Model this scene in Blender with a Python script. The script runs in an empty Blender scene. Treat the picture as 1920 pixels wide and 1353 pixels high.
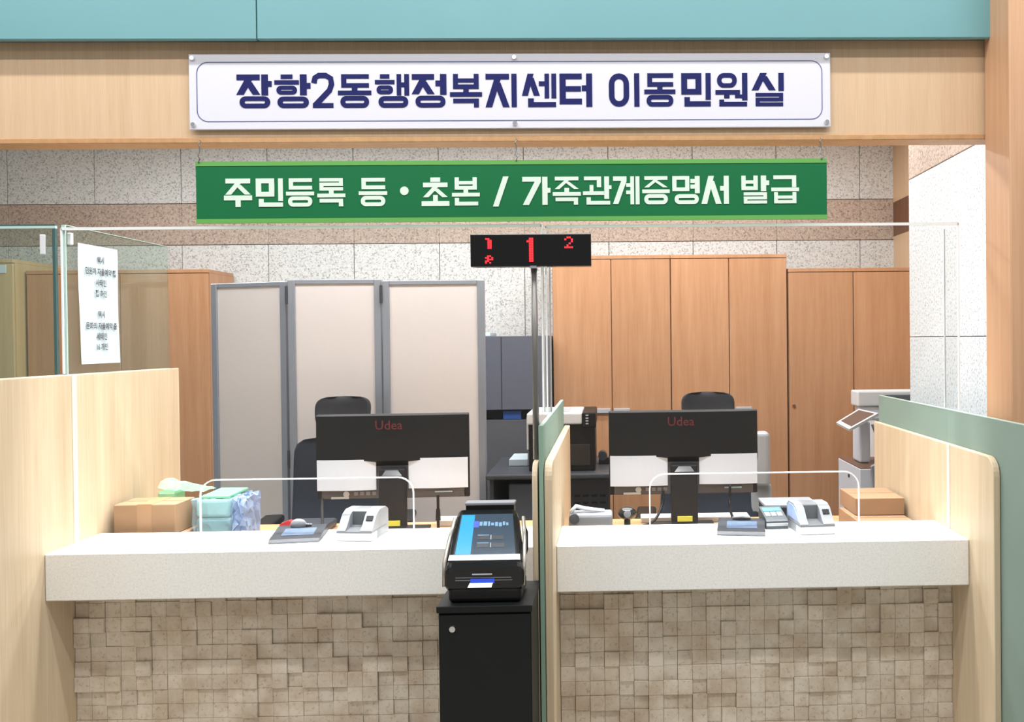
import bpy, bmesh, math, random
from mathutils import Matrix, Vector

# ------------------------------------------------------------------ camera, world, lights, exposure
S = bpy.context.scene
C = S.collection
F_PX, W_PX = 1700.0, 1920.0
YAW, PITCH, ROLL, SHX, SHY = -0.025838, -0.010839, -0.010563, 229.15, -21.06
cam_d = bpy.data.cameras.new('camera'); cam = bpy.data.objects.new('camera', cam_d); C.objects.link(cam)
cam_d.sensor_fit = 'HORIZONTAL'; cam_d.sensor_width = 36.0; cam_d.lens = 36.0 * F_PX / W_PX
cam_d.shift_x = -SHX / W_PX; cam_d.shift_y = SHY / W_PX; cam_d.clip_start = 0.05
_fw = Vector((-math.sin(YAW) * math.cos(PITCH), math.cos(YAW) * math.cos(PITCH), math.sin(PITCH)))
_r = Vector((math.cos(YAW), math.sin(YAW), 0)); _u = _r.cross(_fw)
_c, _s = math.cos(ROLL), math.sin(ROLL)
_rr = _c * _r + _s * _u; _uu = -_s * _r + _c * _u
m = Matrix((_rr, _uu, -_fw)).transposed().to_4x4(); m.translation = (0, 0, 1.69)
cam.matrix_world = m
S.camera = cam
S.view_settings.view_transform = 'Standard'; S.view_settings.look = 'None'
S.view_settings.gamma = 1.0; S.view_settings.use_curve_mapping = False
S.view_settings.exposure = 0.0

world = bpy.data.worlds.new('world'); S.world = world; world.use_nodes = True
bg = world.node_tree.nodes['Background']; bg.inputs[0].default_value = (1.0, 0.99, 0.98, 1); bg.inputs[1].default_value = 0.32

def area(name, loc, sx, sy, power, rot=(0, 0, 0), col=(1, 0.99, 0.985), spread=180):
    d = bpy.data.lights.new(name, 'AREA'); d.shape = 'RECTANGLE'; d.size = sx; d.size_y = sy
    d.energy = power; d.color = col; d.spread = math.radians(spread)
    o = bpy.data.objects.new(name, d); C.objects.link(o); o.location = loc; o.rotation_euler = rot
    return o
# two rows of ceiling luminaires in the hall, two rows over the office, a broad fill lamp added further back in the hall
area('hall_light_row_near', (-0.3, 2.05, 3.9), 6.0, 0.08, 88)
area('hall_light_row_mid', (-0.3, 1.20, 3.9), 6.0, 0.08, 82)
area('hall_fill_far', (-0.3, -1.6, 3.9), 7.0, 1.2, 72)
area('office_light_row_near', (-0.45, 3.12, 3.05), 3.0, 0.12, 42, spread=75)
area('office_light_row_mid', (-0.6, 4.0, 3.05), 3.6, 0.25, 66)
area('office_light_row_far', (-0.8, 5.0, 3.05), 4.8, 0.25, 76)

# ------------------------------------------------------------------ materials
def lin(c):
    return tuple(((v / 255) / 12.92 if v / 255 <= 0.04045 else ((v / 255 + 0.055) / 1.055) ** 2.4) for v in c) + (1,)
_M = {}
def nodes(name):
    mt = bpy.data.materials.new(name); mt.use_nodes = True
    nt = mt.node_tree; return mt, nt, nt.nodes['Principled BSDF']
def mat(name, rgb, rough=0.5, metal=0.0, spec=0.5, var=0.0, vscale=20, bump=0.0, bscale=200, emit=None, estr=0, coat=0):
    if name in _M: return _M[name]
    mt, nt, b = nodes(name)
    b.inputs['Base Color'].default_value = lin(rgb); b.inputs['Roughness'].default_value = rough
    b.inputs['Metallic'].default_value = metal; b.inputs['Specular IOR Level'].default_value = spec
    b.inputs['Coat Weight'].default_value = coat
    tc = nt.nodes.new('ShaderNodeTexCoord')
    if var:
        n = nt.nodes.new('ShaderNodeTexNoise'); n.inputs['Scale'].default_value = vscale; n.inputs['Detail'].default_value = 4
        nt.links.new(tc.outputs['Object'], n.inputs['Vector'])
        mx = nt.nodes.new('ShaderNodeMix'); mx.data_type = 'RGBA'
        mx.inputs[6].default_value = lin([v * (1 - var) for v in rgb]); mx.inputs[7].default_value = lin([min(255, v * (1 + var)) for v in rgb])
        nt.links.new(n.outputs['Fac'], mx.inputs[0]); nt.links.new(mx.outputs[2], b.inputs['Base Color'])
    if bump:
        n = nt.nodes.new('ShaderNodeTexNoise'); n.inputs['Scale'].default_value = bscale
        nt.links.new(tc.outputs['Object'], n.inputs['Vector'])
        bp = nt.nodes.new('ShaderNodeBump'); bp.inputs['Strength'].default_value = bump; bp.inputs['Distance'].default_value = 0.003
        nt.links.new(n.outputs['Fac'], bp.inputs['Height']); nt.links.new(bp.outputs[0], b.inputs['Normal'])
    if emit:
        b.inputs['Emission Color'].default_value = lin(emit); b.inputs['Emission Strength'].default_value = estr
    _M[name] = mt; return mt

def wood(name, a, bcol, sx=30, sz=1.2, rough=0.45, fine=0.35, obj_random=0.0):
    if name in _M: return _M[name]
    mt, nt, b = nodes(name); N = nt.nodes.new; L = nt.links.new
    tc = N('ShaderNodeTexCoord'); g = N('ShaderNodeNewGeometry')
    mp = N('ShaderNodeMapping'); mp.inputs['Scale'].default_value = (sx, sx, sz)
    L(g.outputs['Position'], mp.inputs['Vector'])
    n1 = N('ShaderNodeTexNoise'); n1.inputs['Scale'].default_value = 1.0; n1.inputs['Detail'].default_value = 6; n1.inputs['Roughness'].default_value = 0.6
    L(mp.outputs[0], n1.inputs['Vector'])
    mp2 = N('ShaderNodeMapping'); mp2.inputs['Scale'].default_value = (sx * 9, sx * 9, sz * 6)
    L(g.outputs['Position'], mp2.inputs['Vector'])
    n2 = N('ShaderNodeTexNoise'); n2.inputs['Scale'].default_value = 1.0; n2.inputs['Detail'].default_value = 3
    L(mp2.outputs[0], n2.inputs['Vector'])
    ad = N('ShaderNodeMix'); ad.data_type = 'FLOAT'; ad.inputs[0].default_value = fine
    L(n1.outputs['Fac'], ad.inputs[2]); L(n2.outputs['Fac'], ad.inputs[3])
    rp = N('ShaderNodeValToRGB'); rp.color_ramp.elements[0].position = 0.33; rp.color_ramp.elements[1].position = 0.68
    rp.color_ramp.elements[0].color = lin(a); rp.color_ramp.elements[1].color = lin(bcol)
    L(ad.outputs[0], rp.inputs['Fac'])
    hs = N('ShaderNodeHueSaturation'); L(rp.outputs[0], hs.inputs['Color'])
    if obj_random:
        oi = N('ShaderNodeObjectInfo'); mr = N('ShaderNodeMapRange')
        mr.inputs[3].default_value = 1 - obj_random; mr.inputs[4].default_value = 1 + obj_random
        L(oi.outputs['Random'], mr.inputs[0]); L(mr.outputs[0], hs.inputs['Value'])
    L(hs.outputs[0], b.inputs['Base Color']); b.inputs['Roughness'].default_value = rough
    _M[name] = mt; return mt

def granite(name, base, dark, light, scale=75, rough=0.55, obj_random=0.03, amt=1.0):
    if name in _M: return _M[name]
    mt, nt, b = nodes(name); N = nt.nodes.new; L = nt.links.new
    g = N('ShaderNodeNewGeometry')
    n1 = N('ShaderNodeTexNoise'); n1.inputs['Scale'].default_value = scale; n1.inputs['Detail'].default_value = 3; n1.inputs['Roughness'].default_value = 0.7
    L(g.outputs['Position'], n1.inputs['Vector'])
    rp = N('ShaderNodeValToRGB'); e = rp.color_ramp.elements
    e[0].position = 0.36; e[0].color = lin(dark); e[1].position = 0.47; e[1].color = lin(base)
    k = e.new(0.56); k.color = lin(base); k = e.new(0.66); k.color = lin(light)
    L(n1.outputs['Fac'], rp.inputs['Fac'])
    n2 = N('ShaderNodeTexNoise'); n2.inputs['Scale'].default_value = 2.2; n2.inputs['Detail'].default_value = 2
    L(g.outputs['Position'], n2.inputs['Vector'])
    hs = N('ShaderNodeHueSaturation'); L(rp.outputs[0], hs.inputs['Color'])
    oi = N('ShaderNodeObjectInfo'); mr = N('ShaderNodeMapRange'); mr.inputs[3].default_value = 1 - obj_random; mr.inputs[4].default_value = 1 + obj_random
    L(oi.outputs['Random'], mr.inputs[0]); L(mr.outputs[0], hs.inputs['Value'])
    L(hs.outputs[0], b.inputs['Base Color']); b.inputs['Roughness'].default_value = rough
    _M[name] = mt; return mt

def travertine(name):
    if name in _M: return _M[name]
    mt, nt, b = nodes(name); N = nt.nodes.new; L = nt.links.new
    g = N('ShaderNodeNewGeometry')
    n1 = N('ShaderNodeTexNoise'); n1.inputs['Scale'].default_value = 9; n1.inputs['Detail'].default_value = 6; n1.inputs['Roughness'].default_value = 0.6
    L(g.outputs['Position'], n1.inputs['Vector'])
    rp = N('ShaderNodeValToRGB'); e = rp.color_ramp.elements
    e[0].position = 0.34; e[0].color = lin((192, 175, 154)); e[1].position = 0.62; e[1].color = lin((219, 209, 194))
    L(n1.outputs['Fac'], rp.inputs['Fac'])
    n2 = N('ShaderNodeTexNoise'); n2.inputs['Scale'].default_value = 70; n2.inputs['Detail'].default_value = 4; n2.inputs['Roughness'].default_value = 0.75
    L(g.outputs['Position'], n2.inputs['Vector'])
    r2 = N('ShaderNodeValToRGB'); q = r2.color_ramp.elements
    q[0].position = 0.33; q[0].color = (0.5, 0.44, 0.38, 1); q[1].position = 0.45; q[1].color = (1, 1, 1, 1)
    L(n2.outputs['Fac'], r2.inputs['Fac'])
    mx = N('ShaderNodeMix'); mx.data_type = 'RGBA'; mx.blend_type = 'MULTIPLY'; mx.inputs[0].default_value = 0.6
    L(rp.outputs[0], mx.inputs[6]); L(r2.outputs[0], mx.inputs[7])
    hs = N('ShaderNodeHueSaturation'); L(mx.outputs[2], hs.inputs['Color'])
    oi = N('ShaderNodeObjectInfo'); mr = N('ShaderNodeMapRange'); mr.inputs[3].default_value = 0.94; mr.inputs[4].default_value = 1.05
    L(oi.outputs['Random'], mr.inputs[0]); L(mr.outputs[0], hs.inputs['Value'])
    L(hs.outputs[0], b.inputs['Base Color']); b.inputs['Roughness'].default_value = 0.75
    bp = N('ShaderNodeBump'); bp.inputs['Strength'].default_value = 0.5; bp.inputs['Distance'].default_value = 0.002
    L(n2.outputs['Fac'], bp.inputs['Height']); L(bp.outputs[0], b.inputs['Normal'])
    _M[name] = mt; return mt

def clear(name, tint, refl=1.0, haze=0.0, hcol=(255, 255, 255)):
    """thin clear sheet: transparent body, fresnel reflection, optional milky haze"""
    if name in _M: return _M[name]
    mt = bpy.data.materials.new(name); mt.use_nodes = True; nt = mt.node_tree; N = nt.nodes.new; L = nt.links.new
    nt.nodes.remove(nt.nodes['Principled BSDF']); out = nt.nodes['Material Output']
    tr = N('ShaderNodeBsdfTransparent'); tr.inputs[0].default_value = lin(tint)
    gl = N('ShaderNodeBsdfGlossy'); gl.inputs['Roughness'].default_value = 0.02
    lw = N('ShaderNodeLayerWeight'); pw = N('ShaderNodeMath'); pw.operation = 'POWER'; pw.inputs[1].default_value = 5.0; L(lw.outputs['Facing'], pw.inputs[0])
    mu = N('ShaderNodeMath'); mu.operation = 'MULTIPLY_ADD'; mu.inputs[1].default_value = 0.7 * refl; mu.inputs[2].default_value = 0.035 * refl; L(pw.outputs[0], mu.inputs[0])
    mx = N('ShaderNodeMixShader'); L(mu.outputs[0], mx.inputs[0]); L(tr.outputs[0], mx.inputs[1]); L(gl.outputs[0], mx.inputs[2])
    res = mx
    if haze:
        df = N('ShaderNodeBsdfDiffuse'); df.inputs[0].default_value = lin(hcol)
        m2 = N('ShaderNodeMixShader'); m2.inputs[0].default_value = haze
        L(mx.outputs[0], m2.inputs[1]); L(df.outputs[0], m2.inputs[2]); res = m2
    L(res.outputs[0], out.inputs['Surface'])
    _M[name] = mt; return mt

def frosted(name, rgb, through=0.12):
    if name in _M: return _M[name]
    mt = bpy.data.materials.new(name); mt.use_nodes = True; nt = mt.node_tree; N = nt.nodes.new; L = nt.links.new
    nt.nodes.remove(nt.nodes['Principled BSDF']); out = nt.nodes['Material Output']
    df = N('ShaderNodeBsdfDiffuse'); df.inputs[0].default_value = lin(rgb)
    tl = N('ShaderNodeBsdfTranslucent'); tl.inputs[0].default_value = lin(rgb)
    tr = N('ShaderNodeBsdfTransparent'); tr.inputs[0].default_value = lin(rgb)
    a = N('ShaderNodeMixShader'); a.inputs[0].default_value = 0.35; L(df.outputs[0], a.inputs[1]); L(tl.outputs[0], a.inputs[2])
    c2 = N('ShaderNodeMixShader'); c2.inputs[0].default_value = through; L(a.outputs[0], c2.inputs[1]); L(tr.outputs[0], c2.inputs[2])
    L(c2.outputs[0], out.inputs['Surface'])
    _M[name] = mt; return mt

OAK = wood('light_oak_laminate', (194, 173, 142), (216, 199, 172), 22, 0.9)
BEAMW = wood('beam_oak_laminate', (196, 164, 130), (211, 184, 152), 60, 1.5, fine=0.5)
COLW = wood('column_wood', (188, 144, 110), (205, 164, 130), 35, 1.2)
CABW = wood('cabinet_wood', (172, 124, 88), (190, 146, 110), 26, 1.2, obj_random=0.04)
CABK = wood('khaki_cabinet_wood', (186, 160, 118), (200, 176, 136), 26, 1.2)
DARKW = wood('dark_wood_band', (98, 62, 40), (118, 80, 54), 30, 1.2)
DESKW = wood('desk_wood', (196, 150, 106), (210, 168, 124), 26, 26)
GRAN = granite('grey_granite', (208, 210, 210), (140, 142, 143), (224, 226, 228), 105)
GRANW = granite('white_granite', (204, 210, 215), (150, 156, 162), (218, 223, 228), 100)
GRANP = granite('pink_granite', (178, 162, 150), (122, 106, 96), (200, 188, 178), 105)
TRAV = travertine('travertine')
STONE = granite('white_countertop_stone', (232, 232, 229), (220, 220, 216), (240, 240, 238), 170, 0.35, 0.0)
TEAL = mat('teal_panel', (106, 154, 160), 0.35, var=0.03, vscale=3)
WHITEP = mat('white_plastic', (212, 214, 218), 0.35)
PAPER = mat('paper', (196, 213, 223), 0.7)
BLACK = mat('black_plastic', (14, 14, 16), 0.45, spec=0.3)
BLACKG = mat('gloss_black', (10, 10, 12), 0.12, coat=0.4)
DGREY = mat('dark_grey_plastic', (62, 66, 74), 0.42)
STEEL = mat('dark_grey_steel', (88, 92, 104), 0.38)
MGREY = mat('mid_grey', (128, 132, 140), 0.45)
LGREY = mat('light_grey_plastic', (172, 177, 184), 0.4)
ALU = mat('aluminium', (160, 168, 182), 0.35, metal=0.5)
CHROME = mat('chrome', (220, 222, 226), 0.15, metal=1.0)
NAVY = mat('navy_print', (22, 28, 88), 0.6, spec=0.2)
GREENS = mat('green_print', (14, 104, 60), 0.5, spec=0.25)
LGREEN = mat('light_green_print', (96, 162, 78), 0.45)
WPRINT = mat('white_print', (212, 228, 216), 0.5)
SIGNW = mat('white_sign_sheet', (212, 212, 222), 0.38)
FABRIC = mat('screen_fabric', (216, 211, 212), 0.9, var=0.02, vscale=120, bump=0.2, bscale=900)
CHAIRF = mat('black_chair_fabric', (30, 32, 40), 0.8, bump=0.3, bscale=600)
CHAIRN = mat('navy_chair_mesh', (40, 50, 66), 0.75, bump=0.3, bscale=600)
CARD = mat('cardboard', (160, 127, 97), 0.85, var=0.04, vscale=30)
TAPE = mat('packing_tape', (172, 134, 100), 0.35)
RED = mat('red_plastic', (176, 28, 36), 0.35)
LED = mat('led_red', (255, 40, 50), 0.5, emit=(255, 36, 48), estr=1.0)
ACR = clear('clear_acrylic', (252, 253, 253), 0.28, 0.003)
ACRE = mat('acrylic_edge_painted_glow', (244, 248, 250), 0.3, emit=None)  # near-white colour stands in for light piped to the sheet edges
GLASS = clear('green_clear_glass', (238, 246, 242), 1.0, 0.03, (200, 220, 212))
GLEDGE = mat('green_glass_edge', (62, 92, 92), 0.25)
GLEDGEL = mat('pale_green_glass_edge', (178, 204, 198), 0.2)
FROST = frosted('frosted_green_glass', (164, 184, 174))
FLOORM = mat('floor_stone', (188, 182, 172), 0.3, var=0.05, vscale=4)
CEILM = mat('ceiling_white', (235, 235, 232), 0.9)
JOINT = mat('joint_grey', (150, 150, 146), 0.9)
GROUT = mat('tile_backing', (150, 134, 114), 0.9)
SCREENB = mat('screen_slate', (52, 68, 84), 0.12, emit=(52, 68, 84), estr=0.25)
SCREENC = mat('screen_blue', (40, 140, 205), 0.15, emit=(40, 140, 205), estr=0.55)
SCREENT = mat('screen_text', (110, 150, 180), 0.2, emit=(110, 150, 180), estr=0.3)
SCREEND = mat('screen_button', (34, 42, 52), 0.2)
GLOWW = mat('lit_white', (225, 245, 255), 0.3, emit=(225, 245, 255), estr=0.8)
GLOWB = mat('lit_blue', (40, 70, 190), 0.3, emit=(40, 70, 190), estr=0.7)

# ------------------------------------------------------------------ mesh helpers
def link(name, me, mt, parent=None, smooth=False):
    o = bpy.data.objects.new(name, me); C.objects.link(o)
    if mt is not None and not me.materials: me.materials.append(mt)
    if smooth:
        for p in me.polygons: p.use_smooth = True
    if parent is not None: o.parent = parent; o.matrix_parent_inverse = Matrix.Translation(-Vector(parent.location)) if parent.location.length else Matrix()
    return o
class MB:
    def __init__(s): s.bm = bmesh.new()
    def box(s, x0, x1, y0, y1, z0, z1, bev=0.0, seg=2):
        vs = [s.bm.verts.new((x, y, z)) for x in (x0, x1) for y in (y0, y1) for z in (z0, z1)]
        fs = []
        for q in ((0, 1, 3, 2), (4, 6, 7, 5), (0, 4, 5, 1), (2, 3, 7, 6), (0, 2, 6, 4), (1, 5, 7, 3)):
            fs.append(s.bm.faces.new([vs[i] for i in q]))
        if bev:
            es = {e for f in fs for e in f.edges}
            bmesh.ops.bevel(s.bm, geom=list(es), offset=bev, segments=seg, profile=0.5, affect='EDGES', clamp_overlap=True)
        return s
    def prism(s, pts, axis, a, b):
        """polygon of 2-D points extruded along axis from a to b; x: pts are (y,z); y: (x,z); z: (x,y)"""
        def P(p, t): return {'x': (t, p[0], p[1]), 'y': (p[0], t, p[1]), 'z': (p[0], p[1], t)}[axis]
        A = [s.bm.verts.new(P(p, a)) for p in pts]; B = [s.bm.verts.new(P(p, b)) for p in pts]
        n = len(pts); s.bm.faces.new(A); s.bm.faces.new(B[::-1])
        for i in range(n): s.bm.faces.new((A[i], B[i], B[(i + 1) % n], A[(i + 1) % n]))
        return s
    def ring(s, outer, inner, axis, a, b):
        def P(p, t): return {'x': (t, p[0], p[1]), 'y': (p[0], t, p[1]), 'z': (p[0], p[1], t)}[axis]
        n = len(outer)
        OA = [s.bm.verts.new(P(p, a)) for p in outer]; OB = [s.bm.verts.new(P(p, b)) for p in outer]
        IA = [s.bm.verts.new(P(p, a)) for p in inner]; IB = [s.bm.verts.new(P(p, b)) for p in inner]
        for i in range(n):
            j = (i + 1) % n
            s.bm.faces.new((OA[i], OA[j], IA[j], IA[i])); s.bm.faces.new((OB[j], OB[i], IB[i], IB[j]))
            s.bm.faces.new((OA[j], OA[i], OB[i], OB[j])); s.bm.faces.new((IA[i], IA[j], IB[j], IB[i]))
        return s
    def cyl(s, p0, p1, r0, r1=None, n=16):
        r1 = r0 if r1 is None else r1
        p0, p1 = Vector(p0), Vector(p1); d = (p1 - p0).normalized()
        u = d.orthogonal().normalized(); v = d.cross(u)
        A = [s.bm.verts.new(p0 + r0 * (math.cos(2 * math.pi * i / n) * u + math.sin(2 * math.pi * i / n) * v)) for i in range(n)]
        B = [s.bm.verts.new(p1 + r1 * (math.cos(2 * math.pi * i / n) * u + math.sin(2 * math.pi * i / n) * v)) for i in range(n)]
        s.bm.faces.new(A[::-1]); s.bm.faces.new(B)
        for i in range(n): s.bm.faces.new((A[i], A[(i + 1) % n], B[(i + 1) % n], B[i]))
        return s
    def tube(s, pts, r, n=8):
        pts = [Vector(p) for p in pts]; rings = []
        for i, p in enumerate(pts):
            d = (pts[min(i + 1, len(pts) - 1)] - pts[max(i - 1, 0)]).normalized()
            u = d.cross(Vector((0.3, 0.9, 0.2))).normalized(); v = d.cross(u)
            rings.append([s.bm.verts.new(p + r * (math.cos(2 * math.pi * k / n) * u + math.sin(2 * math.pi * k / n) * v)) for k in range(n)])
        for a, b in zip(rings, rings[1:]):
            for k in range(n): s.bm.faces.new((a[k], a[(k + 1) % n], b[(k + 1) % n], b[k]))
        s.bm.faces.new(rings[0][::-1]); s.bm.faces.new(rings[-1]); return s
    def strip(s, pts, w, axis, a, b):
        """a flat bar of width w following a polyline in the plane across axis"""
        pts = [Vector(p) for p in pts]; L, R = [], []
        for i, p in enumerate(pts):
            d = (pts[min(i + 1, len(pts) - 1)] - pts[max(i - 1, 0)]).normalized(); nrm = Vector((-d.y, d.x))
            L.append(p + nrm * w / 2); R.append(p - nrm * w / 2)
        for i in range(len(pts) - 1): s.prism([L[i], L[i + 1], R[i + 1], R[i]], axis, a, b)
        return s
    def loft(s, secs):
        """sections: equal-length lists of 3-D points"""
        rs = [[s.bm.verts.new(p) for p in sec] for sec in secs]; n = len(rs[0])
        for a, b in zip(rs, rs[1:]):
            for k in range(n): s.bm.faces.new((a[k], a[(k + 1) % n], b[(k + 1) % n], b[k]))
        s.bm.faces.new(rs[0][::-1]); s.bm.faces.new(rs[-1]); return s
    def quad(s, a, b, c, d):
        s.bm.faces.new([s.bm.verts.new(p) for p in (a, b, c, d)]); return s
    def rot(s, mtx): bmesh.ops.transform(s.bm, matrix=mtx, verts=s.bm.verts[:]); return s
    def build(s, name, mt, parent=None, smooth=False, recalc=True):
        if recalc: bmesh.ops.recalc_face_normals(s.bm, faces=s.bm.faces[:])
        me = bpy.data.meshes.new(name); s.bm.to_mesh(me); s.bm.free()
        return link(name, me, mt, parent, smooth)
def rrect(x0, x1, z0, z1, r, n=6, corners=(1, 1, 1, 1)):
    """rounded rectangle, corners: bl, br, tr, tl"""
    out = []
    for k, (cx, cz, a0) in enumerate(((x0 + r, z0 + r, 180), (x1 - r, z0 + r, 270), (x1 - r, z1 - r, 0), (x0 + r, z1 - r, 90))):
        if corners[k]:
            for i in range(n + 1):
                a = math.radians(a0 + 90 * i / n); out.append((cx + r * math.cos(a), cz + r * math.sin(a)))
        else: out.append(((x0, z0), (x1, z0), (x1, z1), (x0, z1))[k])
    return out
def tag(o, label=None, cat=None, group=None, kind=None):
    if label: o['label'] = label
    if cat: o['category'] = cat
    if group: o['group'] = group
    if kind: o['kind'] = kind
    return o
def empty(name, loc, label, cat, group=None, rz=0):
    o = bpy.data.objects.new(name, None); C.objects.link(o); o.location = loc; o.empty_display_size = 0.05
    o.rotation_euler = (0, 0, rz)
    return tag(o, label, cat, group)
def struct(o): o['kind'] = 'structure'; return o
B = lambda *a, **k: MB().box(*a, **k)

# ------------------------------------------------------------------ lettering: Hangul drawn as strokes
class Pen:
    """collects bars and rings in the XZ plane; unit cell mapped to a rectangle"""
    def __init__(s, y0, y1): s.mb = MB(); s.y0, s.y1 = y0, y1; s.k = 0
    def step(s): s.k = (s.k + 1) % 16; return s.y0 - s.k * 4e-5
    def cell(s, x0, x1, z0, z1): s.c = (x0, x1, z0, z1); return s
    def p(s, x, y): x0, x1, z0, z1 = s.c; return (x0 + x * (x1 - x0), z0 + y * (z1 - z0))
    def poly(s, pts): s.mb.prism([s.p(*q) for q in pts], 'y', s.step(), s.y1)
    def H(s, x0, x1, y, t): s.poly([(x0, y - t / 2), (x1, y - t / 2), (x1, y + t / 2), (x0, y + t / 2)])
    def V(s, x, y0, y1, t): s.poly([(x - t / 2, y0), (x + t / 2, y0), (x + t / 2, y1), (x - t / 2, y1)])
    def D(s, xa, ya, xb, yb, w):   # slanted bar with flat ends
        s.poly([(xa - w / 2, ya), (xa + w / 2, ya), (xb + w / 2, yb), (xb - w / 2, yb)])
    def O(s, x0, x1, y0, y1, t, r=0.48):
        rr = min(x1 - x0, y1 - y0) * r
        o = rrect(x0, x1, y0, y1, rr, 5); tx = t * 1.08
        i = rrect(x0 + tx, x1 - tx, y0 + t, y1 - t, max(0.015, min(x1 - x0 - 2 * tx, y1 - y0 - 2 * t) * r), 5)
        s.mb.ring([s.p(*q) for q in o], [s.p(*q) for q in i], 'y', s.step(), s.y1)
    # consonants in a box
    def jamo(s, j, x0, y0, x1, y1, t):
        v = t * 1.15; h = y1 - y0; w = x1 - x0; cx = (x0 + x1) / 2
        if j == 'ㅇ': s.O(x0, x1, y0, y1, t)
        elif j == 'ㅁ':
            s.H(x0, x1, y1 - t / 2, t); s.H(x0, x1, y0 + t / 2, t); s.V(x0 + v / 2, y0, y1, v); s.V(x1 - v / 2, y0, y1, v)
        elif j == 'ㅂ':
            s.V(x0 + v / 2, y0, y1, v); s.V(x1 - v / 2, y0, y1, v); s.H(x0, x1, y0 + t / 2, t); s.H(x0, x1, y0 + h * 0.56, t * 0.9)
        elif j == 'ㄱ': s.H(x0, x1, y1 - t / 2, t); s.V(x1 - v / 2, y0, y1, v)
        elif j == 'ㄱ/': s.H(x0, x1, y1 - t / 2, t); s.D(x1 - v * 0.55, y1 - t, x0 + w * 0.18, y0, v * 1.15)
        elif j == 'ㄴ': s.V(x0 + v / 2, y0, y1, v); s.H(x0, x1, y0 + t / 2, t)
        elif j == 'ㄷ': s.H(x0, x1, y1 - t / 2, t); s.V(x0 + v / 2, y0, y1, v); s.H(x0, x1, y0 + t / 2, t)
        elif j == 'ㅌ':
            s.H(x0, x1, y1 - t / 2, t); s.V(x0 + v / 2, y0, y1, v); s.H(x0, x1, y0 + t / 2, t); s.H(x0, x1 - 0.03, (y0 + y1) / 2, t * 0.95)
        elif j == 'ㄹ':
            ym = (y0 + y1) / 2
            s.H(x0, x1, y1 - t / 2, t); s.V(x1 - v / 2, ym, y1, v); s.H(x0, x1, ym, t); s.V(x0 + v / 2, y0, ym, v); s.H(x0, x1, y0 + t / 2, t)
        elif j == 'ㅅ': s.D(cx, y1, x0 + v * 0.55, y0, v * 1.1); s.D(cx, y1 - h * 0.18, x1 - v * 0.5, y0, v * 1.1)
        elif j == 'ㅈ':
            s.H(x0, x1, y1 - t / 2, t); s.D(cx, y1 - t, x0 + v * 0.5, y0, v * 1.1); s.D(cx, y1 - t - 0.1 * h, x1 - v * 0.5, y0, v * 1.1)
        elif j == 'ㅊ':
            s.H(cx - w * 0.2, cx + w * 0.2, y1 - t / 2, t); s.jamo('ㅈ', x0, y0, x1, y1 - t * 1.15, t)
        elif j == 'ㅎ':
            s.H(cx - w * 0.24, cx + w * 0.24, y1 - t / 2, t * 0.95); s.H(x0, x1, y1 - t * 1.75, t * 0.95)
            s.O(x0 + w * 0.08, x1 - w * 0.08, y0, y1 - t * 2.5, t * 0.85)
    def vv(s, kind, y0, y1, t, ym=None):   # upright vowels at the right of the cell
        v = t * 1.12; ym = (y0 + y1) / 2 if ym is None else ym
        if kind == 'ㅏ': s.V(0.80, y0, y1, v); s.H(0.80, 1.0, ym, t)
        elif kind == 'ㅓ': s.V(0.93, y0, y1, v); s.H(0.70, 0.93, ym, t)
        elif kind == 'ㅣ': s.V(0.92, y0, y1, v)
        elif kind == 'ㅐ': s.V(0.71, y0, y1, v * 0.85); s.V(0.94, y0, y1, v * 0.9); s.H(0.71, 0.94, ym, t)
        elif kind == 'ㅔ': s.V(0.735, y0, y1, v * 0.85); s.V(0.94, y0, y1, v * 0.9); s.H(0.50, 0.735, ym, t)
        elif kind == 'ㅖ': s.V(0.735, y0, y1, v * 0.85); s.V(0.94, y0, y1, v * 0.9); s.H(0.50, 0.735, ym + 0.13, t * 0.85); s.H(0.50, 0.735, ym - 0.13, t * 0.85)
        elif kind == 'ㅕ': s.V(0.93, y0, y1, v); s.H(0.68, 0.93, ym + 0.1, t * 0.9); s.H(0.68, 0.93, ym - 0.1, t * 0.9)
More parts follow.
